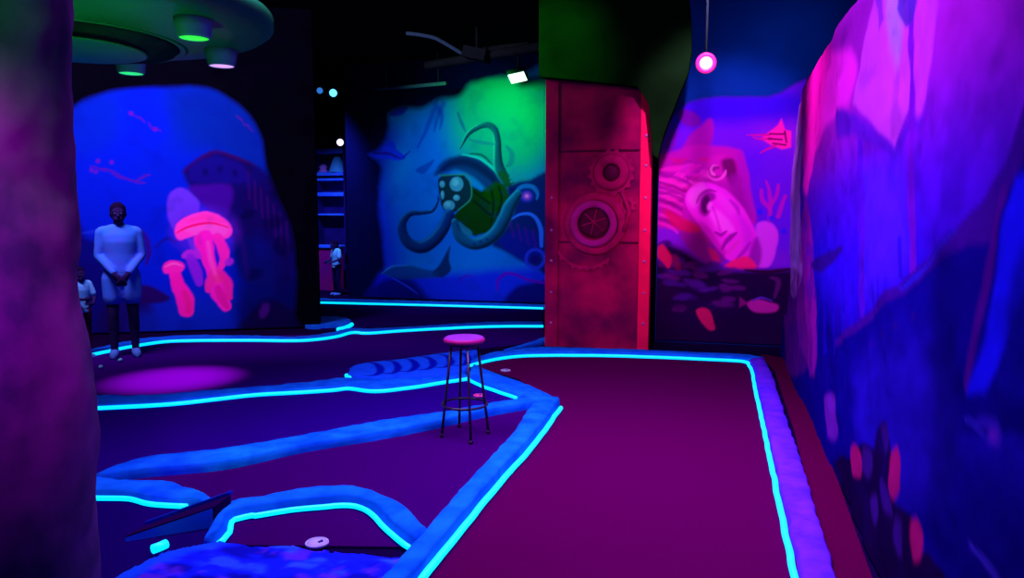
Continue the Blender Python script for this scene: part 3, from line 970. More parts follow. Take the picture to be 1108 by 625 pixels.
# hair below the face and red scarf
M_.poly([(735, 240), (752, 242), (768, 262), (784, 280), (770, 288), (752, 276), (738, 258)], (150, 12, 140), soft=3, a=.8)
M_.poly([(718, 226), (740, 236), (758, 246), (752, 252), (730, 246)], (206, 8, 90), soft=2.5, a=.8)
M_.poly([(766, 268), (774, 272), (778, 282), (770, 280)], (220, 14, 110), soft=2, a=.8)
M_.poly([(784, 288), (796, 280), (808, 277), (816, 284), (818, 290), (800, 291)], (244, 24, 120), soft=1.6, a=.95)
# branching coral
for P_ in [[(832, 238), (834, 222), (832, 206), (828, 196)], [(834, 222), (840, 212), (842, 200)], [(833, 226), (826, 216), (824, 206)], [(842, 234), (846, 222), (850, 212)]]:
    M_.stroke(P_, [2, 2, 1.6, .8], (186, 10, 190), soft=1.4, wob=1.5, a=.8, part='painted_coral')
for x, y in [(822, 229), (834, 236), (848, 250)]:
    M_.ell(x, y, 3, 3, (20, 30, 250), soft=1.6, a=.85)
# lionfish
M_.poly([(824, 150), (832, 143), (842, 134), (845, 128), (849, 140), (856, 142), (856, 160), (846, 162), (836, 158)], (244, 30, 176), soft=1.2, a=.95, smooth=False, part='painted_fish1')
for P_ in [[(832, 146), (820, 146), (808, 146)], [(834, 150), (822, 150), (814, 148)], [(838, 158), (828, 162), (822, 166)]]:
    M_.stroke(P_, [1.4, 1, .4], (200, 10, 150), soft=.8, a=.9)
for P_ in [[(833, 145), (848, 145)], [(832, 150), (846, 151)], [(836, 155), (850, 157)], [(849, 142), (851, 154)]]:
    M_.stroke(P_, .8, (90, 0, 70), soft=.8)
# dark sea-bed below
M_.poly([(700, 296), (722, 262), (742, 272), (764, 286), (790, 292), (830, 292), (880, 292), (880, 400), (700, 400)], (22, 0, 44), soft=5, a=.97, smooth=False)
rr = random.Random(12)
for i in range(48):
    x, y = rr.uniform(716, 800), rr.uniform(262, 336)
    if y < 262 + (x - 716) * .42:
        continue
    M_.ell(x, y, rr.uniform(6, 13), rr.uniform(2, 4.5), rr.choice([(60, 16, 130), (44, 6, 100), (74, 20, 140), (90, 14, 120)]), rot=rr.uniform(-.3, .3), soft=2, wob=2, a=.75)
for i in range(14):
    M_.ell(rr.uniform(720, 860), rr.uniform(330, 385), rr.uniform(8, 18), rr.uniform(4, 8), (30, 2, 66), rot=rr.uniform(-.4, .4), soft=4, wob=3, a=.6)
M_.stroke([(806, 292), (830, 294), (858, 291)], [1, 1.6, 1.4], (40, 0, 40), soft=1.5)
# sea-bed fish
M_.poly([(709, 270), (716, 264), (722, 270), (727, 280), (724, 290), (718, 284), (712, 278)], (196, 20, 90), soft=1.5, a=.95, part='painted_fish2')
M_.ell(732, 284, 4, 9, (120, 10, 80), rot=-.4, soft=2, a=.8)
M_.poly([(753, 336), (760, 333), (768, 336), (772, 346), (774, 356), (768, 357), (760, 350), (756, 344)], (190, 20, 96), soft=1.4, a=.95, part='painted_fish3')
M_.poly([(808, 328), (818, 324), (832, 326), (842, 330), (840, 336), (826, 338), (814, 336)], (176, 28, 160), soft=1.6, a=.95, part='painted_fish4')
M_.poly([(809, 328), (800, 321), (800, 333)], (130, 10, 120), soft=1.4, a=.85, smooth=False, part='painted_fish4')
M_.stroke([(814, 326), (824, 322), (836, 325)], [.6, 1, .5], (80, 40, 190), soft=1)
M_.stroke([(834, 300), (842, 304), (840, 316), (838, 322)], [1, 2.4, 2, 1], (84, 20, 110), soft=1.6, a=.8)
M_.outline([(690, 165), (713, 150), (722, 130), (740, 112), (770, 104), (830, 103), (900, 104), (900, 410), (690, 410)], 0, .6)
mp = empty('portrait_mural', (.1, 9.3, 0), 'magenta mural of a tilted woman face with flowing hair and fish', 'mural')
M_.build('portrait_mural', pm, mp, .011, fade=.06)

# --- long right-hand scenery wall (thick, rounded top and end)
RX = .73
RW = Mural((RX, 0, 0), (0, 1, 0), (0, 0, 1), .6, 8.7, 0, 3.05, .0155, .012, 41)
R = RW
R.N = Vector((-1, 0, 0))
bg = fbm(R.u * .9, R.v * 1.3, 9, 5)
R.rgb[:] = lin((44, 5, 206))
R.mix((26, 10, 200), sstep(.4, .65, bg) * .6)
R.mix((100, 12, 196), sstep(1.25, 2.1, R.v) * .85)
R.mix((150, 18, 168), sstep(1.7, 2.3, R.v) * .95)  # pink spot's wash over the wall top, put into the paint
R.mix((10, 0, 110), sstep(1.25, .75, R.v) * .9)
# far end: light on the rounded edge painted as a pale strip, pink rock
R.poly([(854, 80), (870, 80), (866, 200), (866, 300), (854, 300)], (186, 120, 245), soft=2.5, a=.9)
R.poly([(866, 100), (880, 60), (905, 55), (928, 60), (922, 112), (905, 122), (884, 160), (872, 210)], (226, 30, 206), soft=4, a=.9)  # pink lamp's light painted onto the upper far wall
R.poly([(868, 230), (874, 220), (880, 300), (884, 395), (872, 395), (862, 320)], (150, 16, 160), soft=3, a=.85, mod=.5)
R.poly([(852, 300), (866, 300), (872, 395), (850, 395)], (96, 14, 120), soft=3, a=.8, mod=.4)
# sails
R.poly([(925, 112), (946, -10), (980, -10), (985, 60), (981, 118), (966, 160), (950, 142)], (190, 50, 204), soft=1.6, a=.95, smooth=False, part='painted_sail')
R.poly([(958, -5), (974, -5), (974, 40), (966, 70)], (160, 110, 240), soft=5, a=.7)
R.poly([(988, -10), (1012, -10), (1008, 60), (1000, 110), (989, 120)], (190, 46, 226), soft=3, a=.8)
R.poly([(904, 118), (914, 118), (926, 122), (944, 138), (966, 162), (984, 126), (1000, 128), (994, 140), (982, 138), (968, 178), (948, 160), (924, 146), (906, 150)], (84, 14, 180), soft=2.5, a=.9, smooth=False)
R.poly([(930, 190), (966, 176), (980, 200), (978, 290), (934, 320)], (74, 22, 242), soft=8, a=.7)
# masts and rigging
for P_, c_, a_ in [([(980, -10), (986, -10), (989, 120), (988, 296), (982, 296), (983, 120)], (104, 8, 176), .9),
                   ([(930, 150), (933, 150), (935, 230), (938, 250), (934, 345), (929, 345), (929, 262), (926, 246)], (78, 8, 190), .85),
                   ([(972, 255), (976, 255), (976, 300), (973, 300)], (30, 6, 170), .7),
                   ([(972, -10), (990, -10), (986, 22), (978, 30), (970, 12)], (74, 30, 160), .9),
                   ([(945, -10), (952, -10), (955, 20), (950, 34)], (120, 30, 190), .8)]:
    R.poly(P_, c_, soft=.9, a=a_, smooth=False, wob=.4)
R.poly([(876, 288), (884, 278), (906, 268), (912, 270), (902, 282), (888, 294)], (44, 8, 130), soft=1.5, a=.95, part='painted_fish1')
for x in (884, 893, 902, 912, 921, 944, 954, 962):
    R.poly([(x, 300 + (x % 7)), (x + 2.4, 300), (x + 2, 380), (x, 384)], (26, 8, 190), soft=1.2, a=.55, smooth=False)
# hull
R.poly([(1120, 80), (1096, 150), (1072, 206), (1040, 246), (1000, 284), (950, 330), (905, 372), (900, 420), (920, 470), (1120, 470), (1120, 80)], (12, 2, 122), soft=1.5, a=.95, smooth=False, part='painted_ship')
R.poly([(1120, 76), (1100, 130), (1084, 176), (1064, 216), (1040, 244), (1000, 280), (950, 328), (904, 368), (904, 376), (952, 338), (1004, 292), (1052, 262), (1074, 262), (1084, 210), (1104, 166), (1120, 150)], (58, 6, 134), soft=1.2, a=.95, smooth=False)
R.poly([(1040, 246), (1028, 262), (980, 310), (972, 312), (1004, 282)], (24, 30, 226), soft=1, a=.8, smooth=False)
R.stroke([(1082, 210), (1072, 270), (1060, 330), (1046, 420)], [2, 2, 2, 1.4], (84, 4, 130), soft=1, a=.7)
R.poly([(1120, 170), (1094, 190), (1084, 240), (1074, 300), (1062, 370), (1046, 428), (1062, 426), (1076, 400), (1092, 360), (1104, 330), (1120, 300)], (24, 16, 240), soft=1.5, a=.95, smooth=False)
R.poly([(1096, 300), (1120, 260), (1120, 420), (1080, 420), (1088, 370)], (16, 8, 150), soft=4, a=.8)
for i in range(4):
    x = 944 + i * 14
    R.ell(x, 372 - i * 10, 3, 4, (34, 4, 110), soft=1.5, a=.7)
R.poly([(930, 390), (1010, 380), (1020, 520), (950, 540), (930, 470)], (34, 12, 172), soft=12, a=.7)
R.poly([(1012, 300), (1040, 296), (1026, 560), (1004, 560)], (12, 2, 100), soft=8, a=.7)
# pale creature
R.poly([(1052, 462), (1058, 453), (1068, 451), (1077, 458), (1080, 474), (1074, 484), (1064, 476), (1066, 464)], (50, 24, 190), soft=1.6, a=.9, part='painted_octopus')
R.ell(1071, 471, 4, 5, (104, 26, 190), soft=2)
R.stroke([(1042, 452), (1052, 458), (1062, 470)], [.5, .9, .5], (44, 30, 190), soft=1, a=.8)
R.stroke([(1046, 588), (1060, 604), (1076, 628)], [.6, 1.1, 1.2], (60, 40, 200), soft=1, a=.9)
# reef along the foot of the wall
R.poly([(902, 498), (912, 488), (920, 494), (926, 486), (936, 478), (944, 482), (950, 460), (956, 456), (962, 476), (966, 496), (962, 520), (970, 548), (984, 556), (990, 600), (1000, 594), (1016, 616), (1030, 660), (930, 700), (902, 540)], (22, 2, 52), soft=1.4, a=.97, smooth=False, wob=2.5, part='painted_reef')
R.poly([(893, 430), (902, 430), (908, 470), (896, 470)], (120, 30, 170), soft=2.5, a=.7)
for P_ in [[(922, 484), (930, 482), (934, 500), (932, 516), (924, 512)], [(964, 490), (972, 484), (977, 500), (974, 530), (968, 540), (962, 528)], [(984, 566), (992, 562), (996, 584), (994, 606), (986, 602)]]:
    R.poly(P_, (166, 14, 100), soft=1.6, a=.95, wob=1.4, part='painted_coral')
for P_ in [[(936, 484), (944, 492), (940, 520), (934, 510)], [(952, 462), (958, 462), (960, 480), (954, 486)], [(952, 520), (960, 524), (966, 556), (956, 550)], [(940, 540), (946, 536), (950, 560), (944, 566)], [(968, 560), (976, 566), (976, 600), (968, 590)]]:
    R.poly(P_, (56, 16, 120), soft=2, a=.8, wob=2)
R.mottle(.3, 16, 8, (14, 4, 110))
R.push = (fbm(R.u * 2.2, R.v * 2.2, 45, 4) - .5) * .06 + (fbm(R.u * 6, R.v * 5, 47, 3) - .5) * .006
Q = catmull([(8.38, -.05), (8.40, .6), (8.36, 1.4), (8.33, 2.3), (8.2, 2.62), (7.8, 2.84), (6.9, 2.95), (5.6, 2.97), (4.4, 2.93), (3.4, 2.94), (2.4, 2.95), (1.4, 2.95), (.75, 2.95), (.72, 1.5), (.75, -.05)], 6, True)
Q = [(a_, max(-.02, b_)) for a_, b_ in Q]
R.edge = R.sdf(Q, 0.01)
d_top = np.where(R.v > .5, R.edge, np.minimum(R.edge, -.3 * np.ones_like(R.edge)))
R.push = R.push - (.22 - np.sqrt(np.maximum(0, .22 ** 2 - (.22 - np.clip(-d_top, 0, .22)) ** 2)))
rw = empty('scenery_wall', (RX + .2, 4.5, 0), 'long violet sculpted wall with painted sailing ship along the right', 'mural')
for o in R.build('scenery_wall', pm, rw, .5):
    if o.name.startswith('painted_ground'):
        o.name = 'rock_face'

# ================================================================== RIVETED STEEL PANEL
m_red = mat('red_rust_paint', (.36, .002, .08), (.10, .001, .055), 2.2, .6, bump=.25, detail=8, sharp=.14)
m_red_lit = mat('red_edge_lit', (.78, .006, .085), (.62, .005, .085), 5, .55, bump=.15)  # brighter red carries the light from the right on that strip
m_red3 = mat('red_ring_paint', (.34, .003, .10), (.20, .002, .07), 8, .5, bump=.2)
m_dark_red = mat('porthole_dark', (.05, .002, .03), (.09, .003, .05), 9, .4)
m_rivet = mat('rivet_steel', (.42, .12, .45), None, 20, .4)
m_ring_v = mat('ring_violet_steel', (.34, .012, .26), (.26, .006, .14), 8, .45)
PY = 8.60
pA, pB = on_y(590, 300, PY).x, on_y(703, 300, PY).x
pan = empty('steel_panel', ((pA + pB) / 2, PY + .06, 0), 'red riveted steel wall panel with porthole and gear reliefs', 'wall panel')
pz = lambda py: on_y(645, py, PY).z


def px_x(px):
    return on_y(px, 300, PY).x


bm = bmesh.new()
add_box(bm, ((pA + pB) / 2, PY + .06, 1.75), (pB - pA, .12, 3.5), bevel=.004)
obj('plate', bm, m_red, pan, smooth=False)
for xa, xb, mm in [(590, 604, m_red), (690.5, 703, m_red_lit)]:
    bm = bmesh.new()
    add_box(bm, ((px_x(xa) + px_x(xb)) / 2, PY - .012, 1.75), (px_x(xb) - px_x(xa) - .004, .028, 3.5), bevel=.005)
    obj('edge_strip', bm, mm, pan, smooth=False)
for py in (163, 262):
    bm = bmesh.new()
    add_box(bm, ((px_x(604) + px_x(690.5)) / 2, PY - .006, pz(py)), (px_x(690) - px_x(604.5), .014, .02), bevel=.003)
    obj('seam', bm, m_dark_red, pan, smooth=False)
TOY = Matrix.Rotation(math.pi / 2, 4, 'X')         # lathe axis to -Y


def ring(name, px, py, prof, m, seg=48):
    c = Vector((px_x(px), PY, pz(py)))
    bm = bmesh.new()
    add_lathe(bm, prof, (0, 0, 0), seg, Matrix.Translation(c) @ TOY)
    return obj(name, bm, m, pan)


rx = .0108
ring('porthole_flange', 643, 242, [(.36, -.01), (.36, .02), (.345, .032), (.29, .036), (.275, .03), (.275, -.01)], m_red3)
ring('porthole_ring', 642, 242, [(.19, -.005), (.19, .045), (.205, .062), (.245, .064), (.272, .05), (.274, -.005)], m_ring_v)
ring('porthole_glass', 642, 240, [(0, .016), (.12, .014), (.189, .01), (.189, -.01), (0, -.01)], m_dark_red)
c = Vector((px_x(642), PY - .018, pz(240)))
bm = bmesh.new()
for k in range(3):
    a_ = k * math.pi / 3 + .3
    d = Vector((math.cos(a_), 0, math.sin(a_))) * .15
    add_tube(bm, [c - d, c + d], .008, 6)
obj('porthole_spokes', bm, m_red3, pan)
ring('small_porthole_ring', 660, 187, [(.10, -.005), (.10, .03), (.125, .045), (.17, .04), (.205, .022), (.21, -.005)], m_red3)
ring('small_porthole_core', 660, 187, [(0, .035), (.05, .03), (.062, .012), (.10, .008), (.10, -.01)], m_dark_red)


def gear(px, py, r0, r1, n, a0, a1):
    c = Vector((px_x(px), PY, pz(py)))
    bm = bmesh.new()
    N = n * 4
    out = []
    for i in range(N + 1):
        t = a0 + (a1 - a0) * i / N
        r = r1 if i % 4 in (1, 2) else r1 - .03
        out.append((r * math.cos(t), r * math.sin(t)))
    inn = [(r0 * math.cos(a0 + (a1 - a0) * i / N), r0 * math.sin(a0 + (a1 - a0) * i / N)) for i in range(N + 1)]
    A_ = [bm.verts.new(c + Vector((x, -.018, z))) for x, z in out]
    B_ = [bm.verts.new(c + Vector((x, -.018, z))) for x, z in inn]
    A2 = [bm.verts.new(c + Vector((x, .01, z))) for x, z in out]
    B2 = [bm.verts.new(c + Vector((x, .01, z))) for x, z in inn]
    for i in range(N):
        bm.faces.new((A_[i], A_[i + 1], B_[i + 1], B_[i]))
        bm.faces.new((A_[i], A2[i], A2[i + 1], A_[i + 1]))
        bm.faces.new((B_[i], B_[i + 1], B2[i + 1], B2[i]))
    obj('gear', bm, m_red3, pan, smooth=False)


gear(660, 187, .212, .27, 16, 0, 2 * math.pi)
gear(634, 254, .37, .43, 12, math.pi * .95, math.pi * 1.75)
gear(677, 222, .05, .11, 9, 0, 2 * math.pi)
bm = bmesh.new()
add_tube(bm, [Vector((px_x(672), PY - .02, pz(208))), Vector((px_x(680), PY - .02, pz(228))), Vector((px_x(674), PY - .02, pz(250)))], .025, 8)
obj('pipe', bm, m_red3, pan)
bm = bmesh.new()
add_lathe(bm, [(.017, 0), (.017, .004), (.012, .011), (.005, .014), (0, .0145)], (0, 0, 0), 12, TOY)
rv = obj('rivet', bm, m_rivet)
first = True
for px, ys in [(697, (147, 179, 214, 249, 283, 317, 350)), (597, (214, 249, 282, 316, 349))]:
    for py in ys:
        o = rv if first else rv.copy()
        if not first:
            COL.objects.link(o)
        first = False
        o.parent = pan
        o.matrix_parent_inverse = pan.matrix_world.inverted()
        o.location = Vector((px_x(px), PY - .025, on_y(px, py, PY - .02).z))

# ================================================================== BULKHEAD ABOVE THE PANEL
m_bulk = mat('black_green_rock', (.002, .012, .002), (.004, .03, .005), 2.0, .9, bump=.3, spec=0)
BY = 8.42
bm = bmesh.new()
P = [on_y(x, y, BY) for x, y in [(600, 84), (640, 88), (690, 92), (703, 112), (706, 168), (712, 172), (716, 152), (724, 130), (736, 100), (745, 78), (748.5, 55), (748, 20), (746, 0)]]
poly = [(p.x, p.z) for p in P] + [(P[-1].x - .02, CEIL - .002), (px_x(590) - .05, CEIL - .002), (px_x(590) - .05, P[0].z + .02)]
add_prism(bm, poly, BY, PY - .03, lambda u, v, d: Vector((u, d, v)))
bmesh.ops.bevel(bm, geom=bm.edges[:], offset=.012, segments=2, affect='EDGES')
tag(obj('bulkhead', bm, m_bulk, smooth=False), 'black overhead bulkhead with curved edge above the red panel', 'bulkhead')

# ================================================================== LEFT FOREGROUND ROCK PILLAR
m_pil = mat('purple_rock', (.18, .05, .24), (.03, .025, .08), 1.9, .85, bump=.5, detail=5, mid=.50, sharp=.14)
pc = Vector((-2.90, 1.95, 0))
bm = bmesh.new()
rows = []
NZ, NA = 150, 110
prof = [(0, .62), (.3, .625), (.7, .64), (1.04, .635), (1.22, .625), (1.37, .615), (1.55, .63), (1.75, .64), (2.0, .645), (2.36, .655), (2.7, .66), (4.3, .68)]
for i in range(NZ + 1):
    z = CEIL * i / NZ
    for (z0, r0), (z1, r1) in zip(prof, prof[1:]):
        if z0 <= z <= z1:
            r = r0 + (r1 - r0) * (z - z0) / (z1 - z0)
            break
    row = []
    for j in range(NA):
        a_ = 2 * math.pi * j / NA
        d = Vector((math.cos(a_), math.sin(a_), 0))
        p = d * r + Vector((0, 0, z))
        o_ = mnoise.fractal(Vector((p.x * 1.8 + 3, p.y * 1.8, p.z * 1.5)), 1.0, 2.0, 4) * .045
        row.append(bm.verts.new(pc + d * (r + o_) + Vector((0, 0, z * .999))))
    rows.append(row)
for a, b in zip(rows, rows[1:]):
    for j in range(NA):
        k = (j + 1) % NA
        bm.faces.new((a[j], a[k], b[k], b[j]))
bm.faces.new(rows[0][::-1]); bm.faces.new(rows[-1])
tag(obj('rock_pillar', bm, m_pil), 'thick purple lumpy rock pillar at the left front edge', 'pillar')

# ================================================================== ROUND CEILING FIXTURE WITH CAN LIGHTS
m_disc = mat('disc_paint', (.010, .20, .07), (.016, .25, .09), 2, .5, spec=.1)
m_disc_unlit = mat('disc_unlit', (.012, .02, .03), (.03, .05, .05), 5, .6)
m_can = mat('can_white_metal', (.16, .30, .55), None, 10, .4)
DC = Vector((-4.75, 4.50, 0))
fx = empty('ceiling_disc', (DC.x, DC.y, 3.3), 'big round stepped disc fixture hanging from the ceiling, top left', 'ceiling light')
ZD = 3.0
bm = bmesh.new()
add_lathe(bm, [(0, ZD), (1.20, ZD), (1.23, ZD - .010), (1.26, ZD), (1.42, ZD), (1.50, ZD + .012), (1.55, ZD + .05), (1.55, ZD + .12), (1.48, ZD + .17), (0, ZD + .17)], DC, 96)
obj('saucer', bm, m_disc, fx)
dA, dB = Vector((-5.20, 5.08, 0)), Vector((-4.95, 4.87, 0))


def eccentric(prof, m, name):
    bm = bmesh.new()
    rings = []
    for c0, r, z in prof:
        rings.append([bm.verts.new(c0 + Vector((r * math.cos(t * math.pi / 36), r * math.sin(t * math.pi / 36), z))) for t in range(72)])
    for a, b in zip(rings, rings[1:]):
        for t in range(72):
            bm.faces.new((a[t], a[(t + 1) % 72], b[(t + 1) % 72], b[t]))
    bm.faces.new(rings[0]); bm.faces.new(rings[-1])
    return obj(name, bm, m, fx)


eccentric([(dA, .83, ZD - .001), (dA, .80, ZD - .03), (dA.lerp(dB, .6), .60, ZD - .09), (dB, .50, ZD - .118)], m_disc_unlit, 'drum')  # the drum's unlit side is put into its dark colour
eccentric([(dA, .835, ZD - .001), (dA, .87, ZD - .012), (dA, .90, ZD - .001)], m_disc, 'drum_collar')
eccentric([(dB, .52, ZD - .117), (dB, .53, ZD - .125), (dB, .50, ZD - .130)], m_disc, 'drum_face')
bm = bmesh.new()
add_lathe(bm, [(.22, ZD + .17), (.22, CEIL - .002), (0, CEIL - .002)], DC, 32)
obj('hanger', bm, m_disc_unlit, fx)
for px, py, c_, s_, nm in [(210, 42, (.03, 1.0, .04), 1.0, 'green'), (142, 80, (.03, 1.0, .22), .85, 'mint'), (240, 72, (.80, .42, 1.0), 1.0, 'lilac')]:
    zz = ZD - .14
    c = on_z(px, py, zz)
    bm = bmesh.new()
    add_lathe(bm, [(.099, zz + .012), (.103, zz), (.110, zz), (.116, zz + .02), (.125, zz + .07), (.135, zz + .139), (.0, zz + .139)], (c.x, c.y, 0), 32)
    e = obj('can_light', bm, m_can, fx)
    e['label'] = 'can downlight with %s lens' % nm
    bm = bmesh.new()
    add_lathe(bm, [(0, zz + .002), (.06, zz + .002), (.100, zz + .006), (.100, zz + .012), (0, zz + .012)], (c.x, c.y, 0), 32)
    obj('lens', bm, glow('lens_' + nm, c_, s_), e)

# ================================================================== CEILING CONDUIT, FLOODLIGHT, LAMPS
m_pipe = mat('pale_conduit', (.05, .20, .26), None, 12, .4)
m_duct = mat('dark_duct', (.010, .028, .028), (.016, .04, .036), 5, .5)
yq = 10.6
bm = bmesh.new()
add_tube(bm, catmull([tuple(on_y(x, y, yq)) for x, y in [(440, 36), (456, 38), (470, 41), (480, 46), (500, 58)]], 6), .028, 10)
tag(obj('conduit', bm, m_pipe), 'pale bent conduit pipe under the dark ceiling', 'pipe')
bm = bmesh.new()
add_tube(bm, [on_y(406, 96, 12.2), on_y(440, 94, 12.1), on_y(482, 90, 12.0)], .03, 10)
cd = tag(obj('conduit', bm, m_pipe), 'pale straight conduit pipe above the octopus mural', 'pipe')
for px, py, y in [(418, 95.3, 12.17), (474, 90.6, 12.02)]:
    k = on_y(px, py, y)
    bm = bmesh.new()
    add_tube(bm, [k, Vector((k.x, k.y, CEIL - .002))], .008, 6)
    obj('hanger', bm, m_duct, cd)
bm = bmesh.new()
c = on_y(516, 59, yq)
add_box(bm, c, (.36, .3, .16), Matrix.Rotation(.25, 4, 'Y'), .01)
jb = tag(obj('junction_box', bm, m_duct, smooth=False), 'dark grey box at the end of the bent conduit', 'box')
bm = bmesh.new()
add_tube(bm, [c + Vector((0, 0, .06)), Vector((c.x, c.y, CEIL - .002))], .02, 8)
obj('hanger', bm, m_duct, jb)
bm = bmesh.new()
a, b = on_y(462, 71, 11.2), on_y(588, 50, 10.2)
add_tube(bm, [a, b], .07, 8)
tag(obj('duct', bm, m_duct), 'dim duct running under the dark ceiling toward the floodlight', 'pipe')
bm = bmesh.new()
add_tube(bm, [on_y(524, 54, 10.9), on_y(572, 49, 10.4)], .05, 8)
tag(obj('duct', bm, m_duct), 'upper dim duct right of the conduit box', 'pipe')


def lamp(name, c, aim, R_, lens_mat, label, cat, group=None, body_len=None, hang=True):
    """par-can: housing + lens + bracket; lens faces aim"""
    c = Vector(c)
    d = (Vector(aim) - c).normalized()
    M = Matrix.Translation(c) @ d.to_track_quat('Z', 'Y').to_matrix().to_4x4()
    L_ = body_len or R_ * 2.4
    e = empty(name, c, label, cat, group)
    bm = bmesh.new()
    add_lathe(bm, [(R_ * .93, -.012), (R_ * 1.02, 0), (R_ * 1.10, 0), (R_ * 1.10, -L_ * .6), (R_ * .7, -L_ * .95), (0, -L_)], (0, 0, 0), 28, M)
    obj('housing', bm, m_duct, e)
    bm = bmesh.new()
    add_lathe(bm, [(0, .012), (R_ * .5, .008), (R_ * .95, -.006), (R_ * .95, -.014), (0, -.014)], (0, 0, 0), 28, M)
    obj('lens', bm, lens_mat, e)
    if hang:
        bm = bmesh.new()
        k = c - d * L_ * .5
        add_tube(bm, [k, k + Vector((0, 0, max(.05, CEIL - k.z - .004)))], .012, 8)
        obj('bracket', bm, m_duct, e)
    return e


g_pink = glow('pink_lamp', (1.0, .42, .75), 2.2)
pl = on_y(764, 68, 7.3)
plamp = lamp('spotlight', pl, (-.05, 2.5, 2.4), .062, g_pink, 'bright pink spotlight hanging over the far end of plum lane', 'spotlight', 'spotlights', hang=True)
d = (Vector((-.05, 2.5, 2.4)) - pl).normalized()
bm = bmesh.new()
add_lathe(bm, [(.060, .002), (.063, .012), (.085, .010), (.095, -.004), (.060, -.010), (.060, .002)], (0, 0, 0), 32, Matrix.Translation(pl) @ d.to_track_quat('Z', 'Y').to_matrix().to_4x4())
obj('lens_rim', bm, glow('pink_halo', (1.0, .02, .32), 1.0), plamp)  # pink halo around the lens, shaped as a glowing ring
# green-white floodlight above octopus mural (square housing)
fc = on_y(560, 84, 11.9)
fe = empty('floodlight', fc, 'white-green square floodlight at the top of the octopus mural', 'floodlight')
bm = bmesh.new()
rotF = Matrix.Rotation(-.16, 4, 'Y') @ Matrix.Rotation(-.55, 4, 'X')
add_box(bm, fc + Vector((0, 0, .045)), (.30, .24, .06), rotF, .008)
obj('housing', bm, m_duct, fe, smooth=False)
bm = bmesh.new()
add_box(bm, fc, (.27, .20, .02), rotF, .004)
obj('lens', bm, glow('flood_lens', (.75, 1.0, .85), 1.6), fe, smooth=False)
bm = bmesh.new()
add_tube(bm, [fc + Vector((0, .02, .07)), Vector((fc.x, fc.y + .02, CEIL - .004))], .015, 8)
obj('bracket', bm, m_duct, fe)
# passage lamps
g_blue = glow('blue_lamp', (.10, .55, 1.0), 2.4)
g_blue_dim = glow('blue_lamp_dim', (.03, .22, .8), .8)
g_violet = glow('violet_lamp', (.75, .6, 1.0), 2.0)
for px, py, R_, gm, lab in [(360.5, 100.5, .075, g_blue, 'bright blue spotlight at the head of the dark passage'),
                            (346, 98, .06, g_blue_dim, 'dim blue spotlight left of the bright passage spotlight')]:
    c = on_y(px, py, 12.9)
    lamp('spotlight', c, CAM + Vector((-1, 0, 0)), R_, gm, lab, 'spotlight', 'spotlights')
c = on_y(368, 154, 13.4)
lamp('spotlight', c, CAM + Vector((-2, 0, -1)), .07, g_violet, 'white-violet lamp above the glowing passage shelf', 'spotlight', 'spotlights')

# passage shelf, cone and counter
SY = 14.2
m_shelf = mat('shelf_blue', (.01, .09, .92), (.02, .16, .95), 6, .7)
m_shelfb = mat('shelf_back', (.004, .004, .10), (.01, .006, .16), 5, .8)
sx0, sx1 = on_y(340, 200, SY).x, on_y(373, 200, SY).x
zz = lambda py: on_y(358, py, SY).z
sh = empty('display_shelf', ((sx0 + sx1) / 2, SY + .2, 0), 'tall blue glowing display shelf deep in the passage', 'shelf')
bm = bmesh.new()
add_box(bm, ((sx0 + sx1) / 2, SY + .34, (zz(145)) / 2), (sx1 - sx0, .03, zz(145)))
obj('back_panel', bm, m_shelfb, sh, smooth=False)
for py, t in [(163, .10), (188, .07), (194, .05), (210, .08), (232, .04)]:
    bm = bmesh.new()
    add_box(bm, ((sx0 + sx1) / 2, SY + .17, zz(py)), (sx1 - sx0, .33, t), bevel=.01)
    obj('shelf_board', bm, m_shelf, sh, smooth=False)
for s_ in (sx0 + .015, sx1 - .015):
    bm = bmesh.new()
    add_box(bm, (s_, SY + .17, zz(145) / 2), (.03, .35, zz(145)))
    obj('side_panel', bm, m_shelfb, sh, smooth=False)
bm = bmesh.new()
c = on_y(368, 187, SY + .17)
cz = zz(188) + .036
add_lathe(bm, [(0, 0), (.19, 0), (.185, .02), (.10, .26), (.06, .33), (0, .335)], (c.x - .06, SY + .17, cz), 28)
tag(obj('lampshade', bm, mat('cone_pale', (.03, .30, .75), None, 5, .7)), 'pale blue cone-shaped shade on the passage shelf', 'lampshade')
bm = bmesh.new()
c = on_y(350, 187, SY + .17)
add_lathe(bm, [(0, 0), (.10, 0), (.11, .03), (.07, .07), (.09, .12), (.05, .17), (0, .18)], (c.x, SY + .17, cz), 20)
tag(obj('ornament', bm, mat('ornament_pale', (.12, .12, .7), (.3, .15, .6), 8, .7)), 'small pale round ornament beside the cone shade', 'ornament')
m_counter = mat('counter_red', (.20, .004, .16), (.10, .004, .20), 3, .7)
cx0, cx1 = on_y(334, 300, 13.6).x, on_y(362, 300, 13.6).x
ce = empty('counter', ((cx0 + cx1) / 2, 13.8, 0), 'red-violet service counter behind the far child', 'counter')
bm = bmesh.new()
add_box(bm, ((cx0 + cx1) / 2, 13.8, .44), (cx1 - cx0, .4, .88), bevel=.01)
obj('body', bm, m_counter, ce, smooth=False)
bm = bmesh.new()
add_box(bm, ((cx0 + cx1) / 2, 13.8, .905), (cx1 - cx0 + .06, .48, .05), bevel=.012)
obj('countertop', bm, m_shelf, ce, smooth=False)

